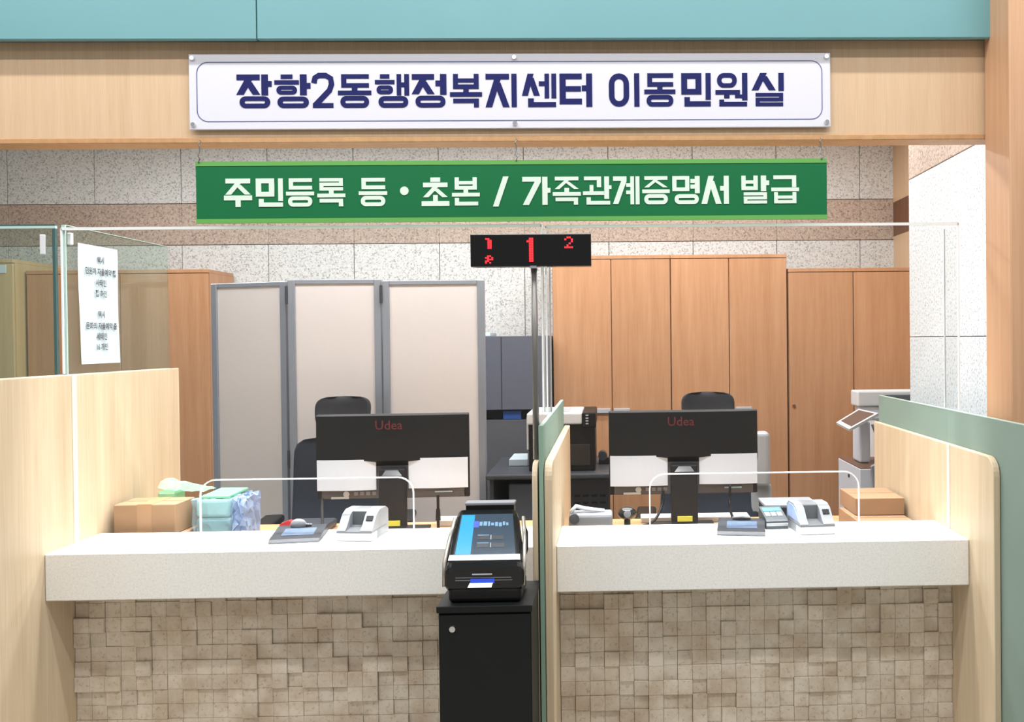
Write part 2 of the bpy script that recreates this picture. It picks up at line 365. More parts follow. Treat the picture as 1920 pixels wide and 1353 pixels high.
    def syl(s, ch):
        t = 0.168; f = 0.133
        if ch == '장': s.jamo('ㅈ', 0, .40, .66, 1, t); s.vv('ㅏ', .38, 1, t, .72); s.jamo('ㅇ', .08, 0, .95, .35, f)
        elif ch == '항': s.jamo('ㅎ', 0, .40, .68, 1, f * 1.02); s.vv('ㅏ', .38, 1, t, .66); s.jamo('ㅇ', .08, 0, .95, .34, f)
        elif ch == '동': s.jamo('ㄷ', .10, .60, .93, 1, f); s.V(.5, .46, .62, t); s.H(0, 1, .445, f); s.jamo('ㅇ', .07, 0, .93, .35, f)
        elif ch == '행': s.jamo('ㅎ', 0, .40, .58, 1, f * 1.02); s.vv('ㅐ', .36, 1, f * 1.05, .68); s.jamo('ㅇ', .1, 0, .98, .34, f)
        elif ch == '정': s.jamo('ㅈ', 0, .40, .66, 1, t); s.vv('ㅓ', .38, 1, t, .72); s.jamo('ㅇ', .1, 0, .99, .35, f)
        elif ch == '복': s.jamo('ㅂ', .10, .55, .90, 1, f); s.V(.5, .40, .56, t); s.H(0, 1, .385, f); s.jamo('ㄱ', .1, 0, .90, .26, f)
        elif ch == '지': s.jamo('ㅈ', 0, 0, .76, 1, t); s.V(.92, 0, 1, t)
        elif ch == '센': s.jamo('ㅅ', 0, .34, .52, 1, f * 1.05); s.vv('ㅔ', .26, 1, f * 1.05, .7); s.jamo('ㄴ', .18, 0, 1.0, .26, f * 1.1)
        elif ch == '터': s.jamo('ㅌ', 0, .08, .70, 1, t); s.vv('ㅓ', 0, 1, t, .56)
        elif ch == '이': s.O(0, .66, 0, 1, t); s.V(.91, 0, 1, t)
        elif ch == '민': s.jamo('ㅁ', .02, .36, .68, 1, t); s.V(.90, .20, 1, t); s.jamo('ㄴ', .12, 0, .98, .28, f * 1.15)
        elif ch == '원':
            s.O(.05, .68, .56, 1, f); s.H(0, .78, .42, f); s.V(.36, .24, .42, t); s.V(.93, .18, 1, t); s.H(.62, .93, .30, f * .8)
            s.jamo('ㄴ', .12, 0, 1.0, .20, f)
        elif ch == '실': s.jamo('ㅅ', 0, .48, .74, 1, t); s.V(.92, .46, 1, t); s.jamo('ㄹ', .12, 0, .98, .40, f * .82)
        elif ch == '주': s.jamo('ㅈ', .06, .44, .94, 1, t); s.H(0, 1, .32, t); s.V(.5, 0, .32, t * 1.1)
        elif ch == '등': s.jamo('ㄷ', .10, .60, .93, 1, f); s.H(0, 1, .46, f); s.jamo('ㅇ', .07, 0, .93, .36, f)
        elif ch == '록': s.jamo('ㄹ', .08, .56, .92, 1, f * .9); s.V(.5, .40, .56, t); s.H(0, 1, .385, f); s.jamo('ㄱ', .08, 0, .92, .27, f)
        elif ch == '초': s.jamo('ㅊ', .06, .30, .94, 1, t * .95); s.V(.5, .10, .38, t); s.H(0, 1, .075, t)
        elif ch == '본': s.jamo('ㅂ', .10, .56, .90, 1, f); s.V(.5, .40, .56, t); s.H(0, 1, .385, f); s.jamo('ㄴ', .1, 0, .94, .27, f)
        elif ch == '가': s.jamo('ㄱ/', 0, 0, .66, 1, t); s.V(.80, 0, 1, t * 1.12); s.H(.80, 1, .52, t)
        elif ch == '족': s.jamo('ㅈ', .08, .56, .92, 1, f); s.V(.5, .40, .60, t); s.H(0, 1, .385, f); s.jamo('ㄱ', .1, 0, .90, .26, f)
        elif ch == '관':
            s.jamo('ㄱ', .04, .62, .64, 1, f); s.V(.30, .40, .70, f); s.H(0, .74, .41, f); s.V(.83, .20, 1, t); s.H(.83, 1, .62, f)
            s.jamo('ㄴ', .12, 0, .95, .26, f)
        elif ch == '계': s.jamo('ㄱ/', 0, .02, .52, 1, t * .95); s.vv('ㅖ', 0, 1, f * 1.15, .56)
        elif ch == '증': s.jamo('ㅈ', .08, .60, .92, 1, f); s.H(0, 1, .46, f); s.jamo('ㅇ', .07, 0, .93, .36, f)
        elif ch == '명': s.jamo('ㅁ', .02, .46, .64, 1, f); s.vv('ㅕ', .38, 1, t * .95, .72); s.jamo('ㅇ', .1, 0, .98, .35, f)
        elif ch == '서': s.jamo('ㅅ', 0, 0, .74, 1, t); s.vv('ㅓ', 0, 1, t, .55)
        elif ch == '발': s.jamo('ㅂ', .02, .48, .60, 1, f); s.vv('ㅏ', .44, 1, t, .74); s.jamo('ㄹ', .10, 0, .92, .40, f * .82)
        elif ch == '급': s.jamo('ㄱ', .08, .58, .90, 1, f); s.H(0, 1, .50, f); s.jamo('ㅂ', .10, 0, .90, .40, f * .9)
        elif ch == '2':
            pts = [(.06, .74), (.12, .90), (.30, .965), (.62, .965), (.86, .88), (.90, .70), (.80, .52), (.10, .07)]
            s.mb.strip([s.p(*q) for q in pts], 0.165 * (s.c[3] - s.c[2]), 'y', s.y0, s.y1); s.H(.0, .98, .07, .14)
    def build(s, name, mt, parent): o = s.mb.build(name, mt, parent); s.mb = MB(); s.k = 0; return o

# ------------------------------------------------------------------ the setting
struct(B(-5.0, 3.5, -4.0, 6.4, -0.10, 0.0).build('floor', FLOORM))
struct(B(-5.0, 3.5, 2.96, 6.4, 3.10, 3.20).build('ceiling', CEILM))
struct(B(-5.0, 3.5, -4.0, 2.82, 4.0, 4.1).build('ceiling_hall', CEILM))

# back wall: backing slab and granite panels with a pink band
wb = struct(B(-4.9, 2.27, 6.12, 6.22, 0.0, 3.10).build('wall_back', JOINT))
PW, X0 = 0.5665, -0.005
def panel_mesh(w, h, mt, axis='y', t=0.02):
    mb = MB()
    if axis == 'y': mb.box(0, w, 0, t, 0, h, bev=0.002, seg=1)
    else: mb.box(0, t, 0, w, 0, h, bev=0.002, seg=1)
    bmesh.ops.recalc_face_normals(mb.bm, faces=mb.bm.faces[:])
    me = bpy.data.meshes.new('stone_panel'); mb.bm.to_mesh(me); mb.bm.free(); me.materials.append(mt); return me
rows = [(0.0, 0.37), (0.37, 1.03), (1.03, 1.69), (1.69, 2.35), (2.35, 2.625), (2.625, 3.10)]
for (z0, z1) in rows:
    pink = abs(z0 - 2.35) < 1e-6
    me = panel_mesh(PW - (0.001 if pink else 0.004), z1 - z0 - 0.004, GRANP if pink else GRAN)
    for k in range(-8, 4):
        x = X0 + k * PW + 0.002
        o = bpy.data.objects.new('stone_panel', me); C.objects.link(o); o.parent = wb; o.location = (x, 6.10, z0 + 0.002)
# wood wall at the rear right with its dark band
wr = struct(B(1.93, 2.03, 4.6, 6.10, 0.0, 3.10).build('wall_right_rear', CABW))
B(1.922, 1.93, 4.6, 6.10, 2.60, 3.08).build('wood_panel', BEAMW, wr)
B(1.922, 1.93, 4.6, 6.10, 2.37, 2.60).build('dark_band', DARKW, wr)
B(1.922, 1.93, 4.6, 6.10, 0.02, 2.37).build('wood_panel', BEAMW, wr)
# granite pier at the right, seen along its side
wp = struct(B(1.28, 1.62, 2.89, 3.79, 0.0, 3.10).build('wall_right', JOINT))
for (z0, z1) in rows:
    up = z0 >= 2.34
    me = panel_mesh(0.90, z1 - z0 - 0.003, GRANP if up else GRANW, 'x')
    o = bpy.data.objects.new('stone_panel', me); C.objects.link(o); o.parent = wp; o.location = (1.26, 2.89, z0 + 0.001)
    me = panel_mesh(0.34, z1 - z0 - 0.003, GRANP if up else GRANW, 'y')
    o = bpy.data.objects.new('stone_panel', me); C.objects.link(o); o.parent = wp; o.location = (1.28, 3.79, z0 + 0.001)
# wood header beam over the counter, teal fascia panels above, wood column
bm_ = struct(B(-3.6, 1.258, 2.872, 2.952, 2.335, 3.3).build('trim_1', BEAMW))
B(-3.6, 1.258, 2.868, 2.956, 2.318, 2.335, bev=0.002, seg=1).build('lower_edge_strip', wood('beam_edge', (176, 134, 92), (196, 154, 110), 40, 20), bm_)
B(1.236, 1.258, 2.862, 2.872, 2.335, 3.3).build('end_strip', BEAMW, bm_)
fa = struct(B(-3.6, 1.235, 2.835, 2.870, 2.632, 3.6).build('trim_2', mat('fascia_core', (60, 92, 96), 0.6)))
for x0, x1 in ((-3.6, -1.076), (-1.073, 1.235)):
    B(x0, x1, 2.815, 2.835, 2.622, 3.6, bev=0.003, seg=1).build('fascia_panel', TEAL, fa)
co = struct(B(1.196, 1.62, 2.68, 2.86, 0.0, 3.9, bev=0.004, seg=1).build('trim_3', COLW))

# ------------------------------------------------------------------ counters
def counter(x0, x1, lab_top, lab_base, seed):
    rnd = random.Random(seed)
    t = B(x0, x1, 2.83, 3.134, 0.904, 1.05, bev=0.003, seg=1).build('countertop', STONE)
    tag(t, lab_top, 'countertop')
    e = empty('counter_base', ((x0 + x1) / 2, 3.0, 0), lab_base, 'counter')
    B(x0, x1, 3.0, 3.12, 0.0, 0.904).build('backing_panel', GROUT, e)
    P = 0.0479; n = int((x1 - x0) / P); off = (x1 - x0 - n * P) / 2; P2 = (x1 - x0) / n
    mb = MB(); mb.box(0, P2 - 0.0007, 0, 0.035, 0, P - 0.0007, bev=0.0009, seg=1)
    # the rear face is hidden against the backing
    bmesh.ops.recalc_face_normals(mb.bm, faces=mb.bm.faces[:])
    me = bpy.data.meshes.new('tile'); mb.bm.to_mesh(me); mb.bm.free(); me.materials.append(TRAV)
    low = MB(); nrow = int(300 / n); nrow = min(nrow, 10)
    prev = None
    for r in range(18):
        z = 0.903 - (r + 1) * P
        if z < 0.02: break
        cur = []
        for k in range(n):
            d = rnd.choice((0.0, 0.0, 0.003, 0.005, 0.0085, 0.0135))
            if k and rnd.random() < 0.28: d = cur[-1]           # neighbours cut from one strip
            elif prev and rnd.random() < 0.18: d = prev[k]
            cur.append(d)
            x = x0 + k * P2 + 0.0006; y = 2.984 - d
            if r < nrow:
                o = bpy.data.objects.new('tile', me); C.objects.link(o); o.parent = e
                o.matrix_parent_inverse = Matrix.Translation(-Vector(e.location)); o.location = (x, y, z)
            else: low.box(x, x + P2 - 0.0007, y, y + 0.035, z, z + P - 0.0007)
        prev = cur
    l = low.build('lower_tiles', TRAV, e); l['kind'] = 'stuff'
counter(-1.7495, -0.2365, 'white stone countertop behind the black payment terminal stand', 'tiled counter front behind the black terminal stand', 3)
counter(-0.1765, 1.1255, 'white stone countertop with the small blue-screen keypad on it', 'tiled counter front between the middle partition and the green glass one', 8)

# ------------------------------------------------------------------ partitions
def board_yz(y0, y1, z1, r, n=6, z0=0.0):
    pts = [(y0, z0), (y1, z0), (y1, z1)]
    for i in range(n + 1):
        a = math.radians(90 + 90 * i / n); pts.append((y0 + r + r * math.cos(a), z1 - r + r * math.sin(a)))
    return pts
def board(name, x0, x1, y0, y1, z1, parent, r=0.05):
    mb = MB().prism(board_yz(y0, y1, z1, r), 'x', x0, x1)
    bmesh.ops.recalc_face_normals(mb.bm, faces=mb.bm.faces[:])
    es = [e for e in mb.bm.edges if abs(e.calc_face_angle(0)) > 1.2]
    bmesh.ops.bevel(mb.bm, geom=es, offset=0.0025, segments=2, profile=0.5, affect='EDGES')
    return mb.build(name, OAK, parent)
# left: two boards, clear green glass above
e = empty('left_partition'.replace('left_', 'tall_'), (-1.778, 3.0, 0), 'tall light oak partition with clear glass and a paper notice on it', 'partition')
board('board', -1.770, -1.750, 2.30, 3.72, 1.596, e)
board('board', -1.806, -1.786, 2.30, 3.72, 1.596, e)
g = B(-1.785, -1.773, 3.010, 3.69, 0.4, 2.083).build('glass_pane', GLASS, e)
B(-1.7855, -1.7725, 3.0045, 3.010, 0.4, 2.084).build('glass_edge', GLEDGEL, g)
B(-1.7855, -1.7725, 3.010, 3.69, 2.083, 2.085).build('glass_edge', GLEDGEL, g)
B(-1.772, -1.760, 3.012, 3.030, 2.02, 2.06, bev=0.003).build('glass_clip', WHITEP, e)
B(-1.7502, -1.7475, 2.985, 3.010, 1.051, 1.595).build('sealant_line', mat('sealant', (226, 218, 204), 0.5), e)
# the neighbouring booth's glass screen
e = empty('glass_screen', (-2.4, 2.985, 0), 'greenish glass screen of the next booth beside the tall oak partition', 'glass screen')
g = B(-3.4, -1.7995, 2.980, 2.990, 0.0, 2.07).build('glass_pane', GLASS, e)
B(-3.4, -1.7895, 2.979, 2.991, 2.07, 2.078).build('top_edge', GLEDGEL, g)
B(-3.4, -1.7895, 2.979, 2.991, 2.078, 2.083).build('top_edge', GLEDGE, g)
B(-1.7990, -1.790, 2.979, 2.991, 1.598, 2.07).build('side_edge', GLEDGE, g)
B(-1.836, -1.818, 2.972, 2.979, 1.985, 2.05, bev=0.003).build('glass_clip', WHITEP, g)
# centre
e = empty('low_partition', (-0.212, 3.2, 0), 'low light oak partition with green glass core between the two counters', 'partition')
board('board', -0.236, -0.2195, 2.67, 3.86, 1.33, e)
board('board', -0.2005, -0.177, 2.67, 3.86, 1.33, e)
g = B(-0.2145, -0.2025, 2.672, 3.85, 0.0, 1.44).build('glass_pane', FROST, e)
B(-0.2150, -0.2020, 2.666, 2.672, 0.0, 1.441).build('glass_edge', mat('centre_glass_edge', (132, 160, 142), 0.3), g)
B(-0.2193, -0.2152, 2.680, 3.85, 0.0, 1.31).build('gap_strip', mat('dark_gap', (40, 52, 44), 0.7), e)
# right
e = empty('low_partition', (1.15, 3.2, 0), 'low light oak partition with frosted green glass in front of the granite pier', 'partition')
board('board', 1.126, 1.146, 2.645, 3.86, 1.33, e, 0.055)
g = B(1.1475, 1.1595, 2.05, 3.86, 0.0, 1.44).build('glass_pane', FROST, e)
B(1.147, 1.160, 2.05, 3.86, 1.44, 1.4425).build('glass_edge', GLEDGEL, g)
board('board', 1.161, 1.181, 2.645, 3.86, 1.33, e, 0.055)
B(1.1235, 1.1262, 2.990, 3.012, 1.051, 1.33).build('sealant_line', mat('sealant', (226, 218, 204), 0.5), e)

# ------------------------------------------------------------------ acrylic screens
def arc(cx, cz, r, a0, a1, n=6): return [(cx + r * math.cos(math.radians(a0 + (a1 - a0) * i / n)), cz + r * math.sin(math.radians(a0 + (a1 - a0) * i / n))) for i in range(n + 1)]
def acrylic(label, xl, xr, xlu, xru, zs_l, zs_r, ztop, ox0, ox1, oz, fins):
    e = empty('acrylic_screen', ((xl + xr) / 2, 3.0, 1.05), label, 'acrylic screen')
    z0 = 1.0505; r = 0.05; y0, y1 = 2.998, 3.003
    hole = [(ox0, z0)] + arc(ox0 + r, oz - r, r, 180, 90) + arc(ox1 - r, oz - r, r, 90, 0) + [(ox1, z0)]
    # sheet pieces: left leg, right leg, upper body
    pts = [(xl, z0)] + hole + [(xr, z0), (xr, zs_r), (xru, zs_r), (xru, ztop), (xlu, ztop), (xlu, zs_l), (xl, zs_l)]
    mb = MB().prism(pts, 'y', y0, y1); bmesh.ops.triangulate(mb.bm, faces=[f for f in mb.bm.faces if len(f.verts) > 4])
    p = mb.build('sheet', ACR, e)
    MB().strip(hole, 0.0042, 'y', y0 - 0.0008, y1 + 0.0008).build('opening_edge', ACRE, p)
    B(xlu, xru, y0 - 0.001, y1 + 0.001, ztop, ztop + 0.009).build('top_edge', ACRE, p)
    for (x, zz) in ((xlu, zs_l), (xru, zs_r)):
        B(x - 0.0025, x + 0.0025, y0 - 0.001, y1 + 0.001, zz, ztop + 0.006).build('side_edge', ACRE, p)
    for (x, zz) in fins:
        B(x - 0.0022, x + 0.0022, 3.0035, 3.115, zz, ztop).build('return_fin', ACR, e)
        B(x - 0.0026, x + 0.0026, 3.115, 3.119, zz, ztop).build('fin_edge', ACRE, e)
    return e
acrylic('clear acrylic screen with a round-cornered opening above the cardboard boxes and wrapped packs', -1.7465, -0.2375, -1.782, -0.2245, 1.599, 1.446, 2.066, -1.349, -0.655, 1.246, [(-0.228, 1.446)])
acrylic('clear acrylic screen with a round-cornered opening above the small blue-screen keypad', -0.1755, 1.1225, -0.211, 1.163, 1.446, 1.446, 2.062, 0.124, 0.822, 1.244, [(-0.206, 1.446), (1.159, 1.446)])

# ------------------------------------------------------------------ signs
e = empty('banner_sign', (-0.30, 2.862, 2.354), 'white sign with large navy lettering mounted on the wood beam', 'sign')
b_ = B(-1.300, 0.703, 2.856, 2.862, 2.356, 2.590, bev=0.002, seg=1).build('sign_board', SIGNW, e)
o_ = rrect(-1.276, 0.677, 2.380, 2.566, 0.035, 6); i_ = rrect(-1.2735, 0.6745, 2.3825, 2.5635, 0.0325, 6)
MB().ring(o_, i_, 'y', 2.8550, 2.8562).build('border_line', mat('border_blue', (86, 96, 140), 0.5), e)
pen = Pen(2.8546, 2.8562)
def tx(px): return -1.298 + (px - 352.5) * (1.999 / 1204.0)      # lettering measured along the board
for ch, a, b in (('장', 440, 505), ('항', 510, 577), ('2', 581, 620), ('동', 628, 690), ('행', 697, 760), ('정', 766, 829), ('복', 837, 897), ('지', 904, 962), ('센', 972, 1036), ('터', 1043, 1103),
                 ('이', 1136, 1194), ('동', 1203, 1262), ('민', 1272, 1330), ('원', 1338, 1398), ('실', 1407, 1468)):
    pen.cell(tx(a), tx(b), 2.4225, 2.5265).syl(ch); pen.build('letter', NAVY, e)
for x in (-1.287, -0.292, 0.690):
    for z in (2.372, 2.577):
        MB().cyl((x, 2.856, z), (x, 2.849, z), 0.0085, 0.0065, 14).build('screw_cap', CHROME, e)
e = empty('hanging_sign', (-0.295, 2.862, 2.064), 'green sign with white lettering hung by hooks below the white sign', 'sign')
B(-1.283, 0.689, 2.856, 2.864, 2.066, 2.257, bev=0.0015, seg=1).build('sign_board', GREENS, e)
B(-1.283, 0.689, 2.8545, 2.8565, 2.066, 2.0795).build('stripe', LGREEN, e)
B(-1.283, 0.689, 2.8545, 2.8565, 2.2435, 2.257).build('stripe', LGREEN, e)
pen = Pen(2.8542, 2.8562)
def tg(px): return -1.283 + (px - 366.0) * (1.972 / 1185.5)
for ch, a, b in (('주', 418, 470), ('민', 476, 528), ('등', 533, 585), ('록', 591, 643), ('등', 668, 721), ('초', 785, 837), ('본', 842, 894), ('가', 974, 1027), ('족', 1031, 1084), ('관', 1088, 1142), ('계', 1145, 1194), ('증', 1200, 1252),
                 ('명', 1256, 1308), ('서', 1312, 1363), ('발', 1387, 1441), ('급', 1445, 1498)):
    pen.cell(tg(a), tg(b), 2.116, 2.204).syl(ch); pen.build('letter', WPRINT, e)
pen.c = (tg(919), tg(948), 2.112, 2.206); pen.D(.16, 0, .84, 1, .36); pen.build('slash', WPRINT, e)
pen.c = (0, 1, 0, 1); x = tg(753)
pen.poly([(x + .0135 * math.cos(k * math.pi / 8), 2.163 + .0135 * math.sin(k * math.pi / 8)) for k in range(16)])
pen.build('dot', WPRINT, e)
for x in (-1.272, -0.290, 0.672):
    pts = [(x, 2.860, 2.250), (x, 2.852, 2.256), (x + .004, 2.853, 2.266), (x - .004, 2.858, 2.275), (x, 2.862, 2.29), (x, 2.862, 2.305), (x - .004, 2.860, 2.312), (x + .004, 2.860, 2.319), (x, 2.864, 2.325)]
    MB().tube(pts, 0.0022, 6).build('hook', mat('hook_metal', (120, 118, 116), 0.35, metal=0.6), e)

# ------------------------------------------------------------------ number display on its pole
e = empty('number_display', (-0.237, 2.75, 1.331), 'black queue number display with red digits on a thin pole', 'display')
MB().cyl((-0.2300, 2.76, 1.331), (-0.2300, 2.76, 1.935), 0.0098, n=20).build('pole', mat('pole_grey', (112, 110, 108), 0.35, metal=0.4), e, True)
B(-0.418, -0.056, 2.735, 2.775, 1.914, 2.012, bev=0.002).build('housing', mat('display_black', (14, 14, 16), 0.12), e)
B(-0.2395, -0.2205, 2.733, 2.76, 1.909, 1.916).build('clamp', MGREY, e)
def dots(name, rows_, x0, z1, pw, ph, par):
    mb = MB()
    for r, line in enumerate(rows_):
        for k, ch in enumerate(line):
            if ch == '#': mb.box(x0 + k * pw, x0 + k * pw + pw * 0.86, 2.7338, 2.7352, z1 - r * ph - ph * 0.86, z1 - r * ph)
    mb.build(name, LED, par)
dots('digit', ['##.', '.##', '.##', '.##', '.##', '.##'], -0.373, 2.000, 0.0066, 0.0055, e)
dots('digit', ['.##.', '##.#', '.###', '##..', '#.#.'], -0.374, 1.948, 0.0062, 0.0050, e)
dots('digit', ['.##', '###', '.##', '.##', '.##', '.##', '.##', '.##', '.##', '.##'], -0.249, 2.000, 0.0068, 0.0073, e)
dots('digit', ['.##.', '#..#', '...#', '..#.', '.#..', '####'], -0.136, 2.003, 0.0066, 0.0060, e)

# ------------------------------------------------------------------ payment terminal and its stand
e = empty('terminal_stand', (-0.345, 2.54, 0), 'black cabinet stand with a small silver lock under the payment terminal', 'stand')
B(-0.468, -0.221, 2.43, 2.664, 0.0, 0.968).build('body', mat('stand_black', (12, 16, 17), 0.5, spec=0.3), e)
B(-0.472, -0.217, 2.418, 2.666, 0.968, 0.986, bev=0.002).build('top_plate', mat('stand_black', (12, 16, 17), 0.5, spec=0.3), e)
d_ = B(-0.466, -0.223, 2.422, 2.430, 0.02, 0.962, bev=0.0015, seg=1).build('door', mat('stand_black', (12, 16, 17), 0.5, spec=0.3), e)
MB().cyl((-0.430, 2.422, 0.925), (-0.430, 2.416, 0.925), 0.0095, 0.008, 20).build('lock', CHROME, d_, False)
e = empty('payment_terminal', (-0.347, 2.55, 0.986), 'glossy black payment terminal with a tilted touch screen on a black stand', 'terminal')
CX = -0.350
B(CX - 0.095, CX + 0.102, 2.445, 2.60, 0.9862, 1.03, bev=0.012, seg=3).build('base', BLACK, e)
def sec(y, z0, z1, w, cx, r=0.018): return [(px, y, pz) for px, pz in rrect(cx - w / 2, cx + w / 2, z0, z1, min(r, (z1 - z0) * 0.4), 4)]
body = MB().loft([sec(2.445, 1.026, 1.070, 0.205, CX + .003, .012), sec(2.450, 1.018, 1.083, 0.213, CX + .003), sec(2.475, 1.015, 1.098, 0.213, CX), sec(2.53, 1.015, 1.146, 0.203, CX - .003),
                  sec(2.585, 1.02, 1.194, 0.184, CX - .006), sec(2.605, 1.02, 1.208, 0.172, CX - .008), sec(2.615, 1.03, 1.204, 0.160, CX - .008)]).build('housing', BLACKG, e)
# screen lies on the slope from (2.482,1.108) to (2.585,1.198)
def sl(u, v, off=0.0):
    """u across 0..1, v up 0..1 on the tilted face"""
    y = 2.484 + v * (2.588 - 2.484); z = 1.1062 + v * (1.1970 - 1.1062)
    w = 0.168 + v * (0.146 - 0.168); cx = CX - 0.001 - 0.006 * v
    return (cx + (u - 0.5) * w, y - off * 0.66, z + off * 0.75)
def slab(u0, u1, v0, v1, off, th, name, mt, par):
    mb = MB(); A = [sl(u, v, off) for u, v in ((u0, v0), (u1, v0), (u1, v1), (u0, v1))]; Bq = [sl(u, v, off + th) for u, v in ((u0, v0), (u1, v0), (u1, v1), (u0, v1))]
    mb.loft([A, Bq]); return mb.build(name, mt, par)
sc = slab(0, 1, 0, 1, -0.002, 0.0045, 'screen', SCREENB, e)
slab(0.02, 0.27, 0.01, 0.98, 0.0025, 0.0004, 'blue_band', SCREENC, sc)
slab(0.26, 0.36, 0.66, 0.82, 0.003, 0.0004, 'blue_tab', GLOWB, sc)
rn = random.Random(5); u = 0.37
while u < 0.92:
    w = rn.uniform(.035, .07); slab(u, u + w, 0.69 + rn.uniform(-.01, .02), 0.79 + rn.uniform(-.02, .02), 0.003, 0.0004, 'screen_mark', SCREENT, sc); u += w + .018
for v in (0.36, 0.17):
    slab(0.36, 0.56, v, v + .1, 0.003, 0.0004, 'screen_button', SCREEND, sc); slab(0.62, 0.82, v, v + .1, 0.003, 0.0004, 'screen_button', SCREEND, sc)
    slab(0.585, 0.60, v, v + .11, 0.003, 0.0004, 'screen_mark', LGREY, sc); slab(0.36, 0.56, v + .1, v + .115, 0.003, 0.0004, 'screen_mark', SCREENT, sc)
MB().loft([[(CX - .098, 2.4715, 1.092), (CX + .098, 2.4715, 1.092), (CX + .098, 2.4655, 1.097), (CX - .098, 2.4655, 1.097)],
           [(CX - .096, 2.4840, 1.106), (CX + .096, 2.4840, 1.106), (CX + .096, 2.4800, 1.109), (CX - .096, 2.4800, 1.109)]]).build('silver_lip', CHROME, e)
for sx in (-1, 1):
    MB().tube([(CX + sx * .1065, 2.452, 1.03), (CX + sx * .1085, 2.47, 1.09), (CX + sx * .104, 2.53, 1.142), (CX + sx * .096, 2.58, 1.19)], 0.0055, 8).build('side_trim', mat('trim_silver', (168, 164, 156), 0.3, metal=0.7), e, True)
B(CX - 0.075, CX + 0.075, 2.4440, 2.4455, 1.054, 1.0555).build('slot_line', MGREY, e)
B(CX - 0.075, CX + 0.078, 2.4435, 2.4455, 1.047, 1.0482).build('slot_line', MGREY, e)
B(CX - 0.030, CX + 0.024, 2.4425, 2.4450, 1.062, 1.0655, bev=.0006, seg=1).build('maker_mark', LGREY, e)
B(CX - 0.034, CX + 0.030, 2.4420, 2.4455, 1.0405, 1.0515).build('card_guide', GLOWB, e)
MB().prism([(CX - .042, 1.029), (CX + .022, 1.029), (CX + .026, 1.041), (CX - .036, 1.041)], 'y', 2.4405, 2.4455).build('lit_card_slot', GLOWW, e)
p_ = B(CX - 0.073, CX + 0.066, 2.62, 2.66, 0.9862, 1.218, bev=0.003).build('receipt_printer', BLACK, e)
B(CX - 0.075, CX + 0.068, 2.616, 2.662, 1.218, 1.226, bev=0.002).build('printer_lid', MGREY, p_)
MB().tube([(-0.262, 2.655, 1.05), (-0.252, 2.66, 1.08), (-0.252, 2.662, 1.13), (-0.262, 2.655, 1.16)], 0.004, 8).build('power_cable', BLACK, e, True)

# ------------------------------------------------------------------ paper notice on the glass
e = empty('paper_notice', (-1.772, 3.15, 1.63), 'white paper notice with small black text stuck on the clear glass', 'notice')
mb = MB(); NV, NU = 14, 4; g = []
for i in range(NV + 1):
    row = []
    for k in range(NU + 1):
        y = 3.068 + 0.240 * k / NU + 0.010 * (1 - i / NV) ** 2; z = 1.628 + 0.405 * i / NV
        row.append(mb.bm.verts.new((-1.7715 + 0.004 * math.sin(i * .45 + k * .6) * (i / NV) * .5 + 0.0022, y, z)))
    g.append(row)
for i in range(NV):
    for k in range(NU): mb.bm.faces.new((g[i][k], g[i][k + 1], g[i + 1][k + 1], g[i + 1][k]))
mb.build('sheet', PAPER, e, True)
def text_part(body, size, mtx, name, mt, parent, off=0.0, sx=1.0):
    cu = bpy.data.curves.new(name, 'FONT'); cu.body = body; cu.size = size; cu.align_x = 'CENTER'; cu.offset = off; cu.resolution_u = 2
    t = bpy.data.objects.new(name, cu); C.objects.link(t)
    dg = bpy.context.evaluated_depsgraph_get(); me = bpy.data.meshes.new_from_object(t.evaluated_get(dg))
    bpy.data.objects.remove(t); bpy.data.curves.remove(cu); me.materials.clear()
    me.transform(Matrix.Diagonal((sx, 1, 1, 1))); me.transform(mtx)
    return link(name, me, mt, parent)
INK = mat('ink', (60, 64, 70), 0.7)
RY = Matrix(((0, 0, 1, 0), (1, 0, 0, 0), (0, 1, 0, 0), (0, 0, 0, 1)))   # text x -> world y, text y -> world z, facing +x
for body, z in (('택시', 1.975), ('민원처 자율예약 접', 1.935), ('사태인', 1.897), ('접 하인', 1.860), ('택시', 1.788), ('문화의 자율예약 출', 1.748), ('세태인', 1.712), ('16 개인', 1.676)):
    text_part(body, 0.0262, Matrix.Translation((-1.7650, 3.196, z)) @ RY, 'text_line', INK, e, 0.0006, 0.92)

# ------------------------------------------------------------------ desks behind the counters
def desk(x0, x1, label):
    e = empty('desk', ((x0 + x1) / 2, 3.7, 0), label, 'desk')
    B(x0, x1, 3.14, 3.90, 0.895, 0.92, bev=0.002, seg=1).build('desktop', DESKW, e)
    for x in (x0 + .02, x1 - .04): B(x, x + .02, 3.2, 3.86, 0.0, 0.895).build('side_panel', OAK, e)
    B(x0 + .04, x1 - .04, 3.2, 3.22, 0.3, 0.895).build('modesty_panel', OAK, e)
desk(-1.74, -0.26, 'wooden desk holding the cardboard boxes, wrapped packs and a monitor')
desk(-0.165, 1.115, 'wooden desk holding a monitor and the two stacked brown cartons')

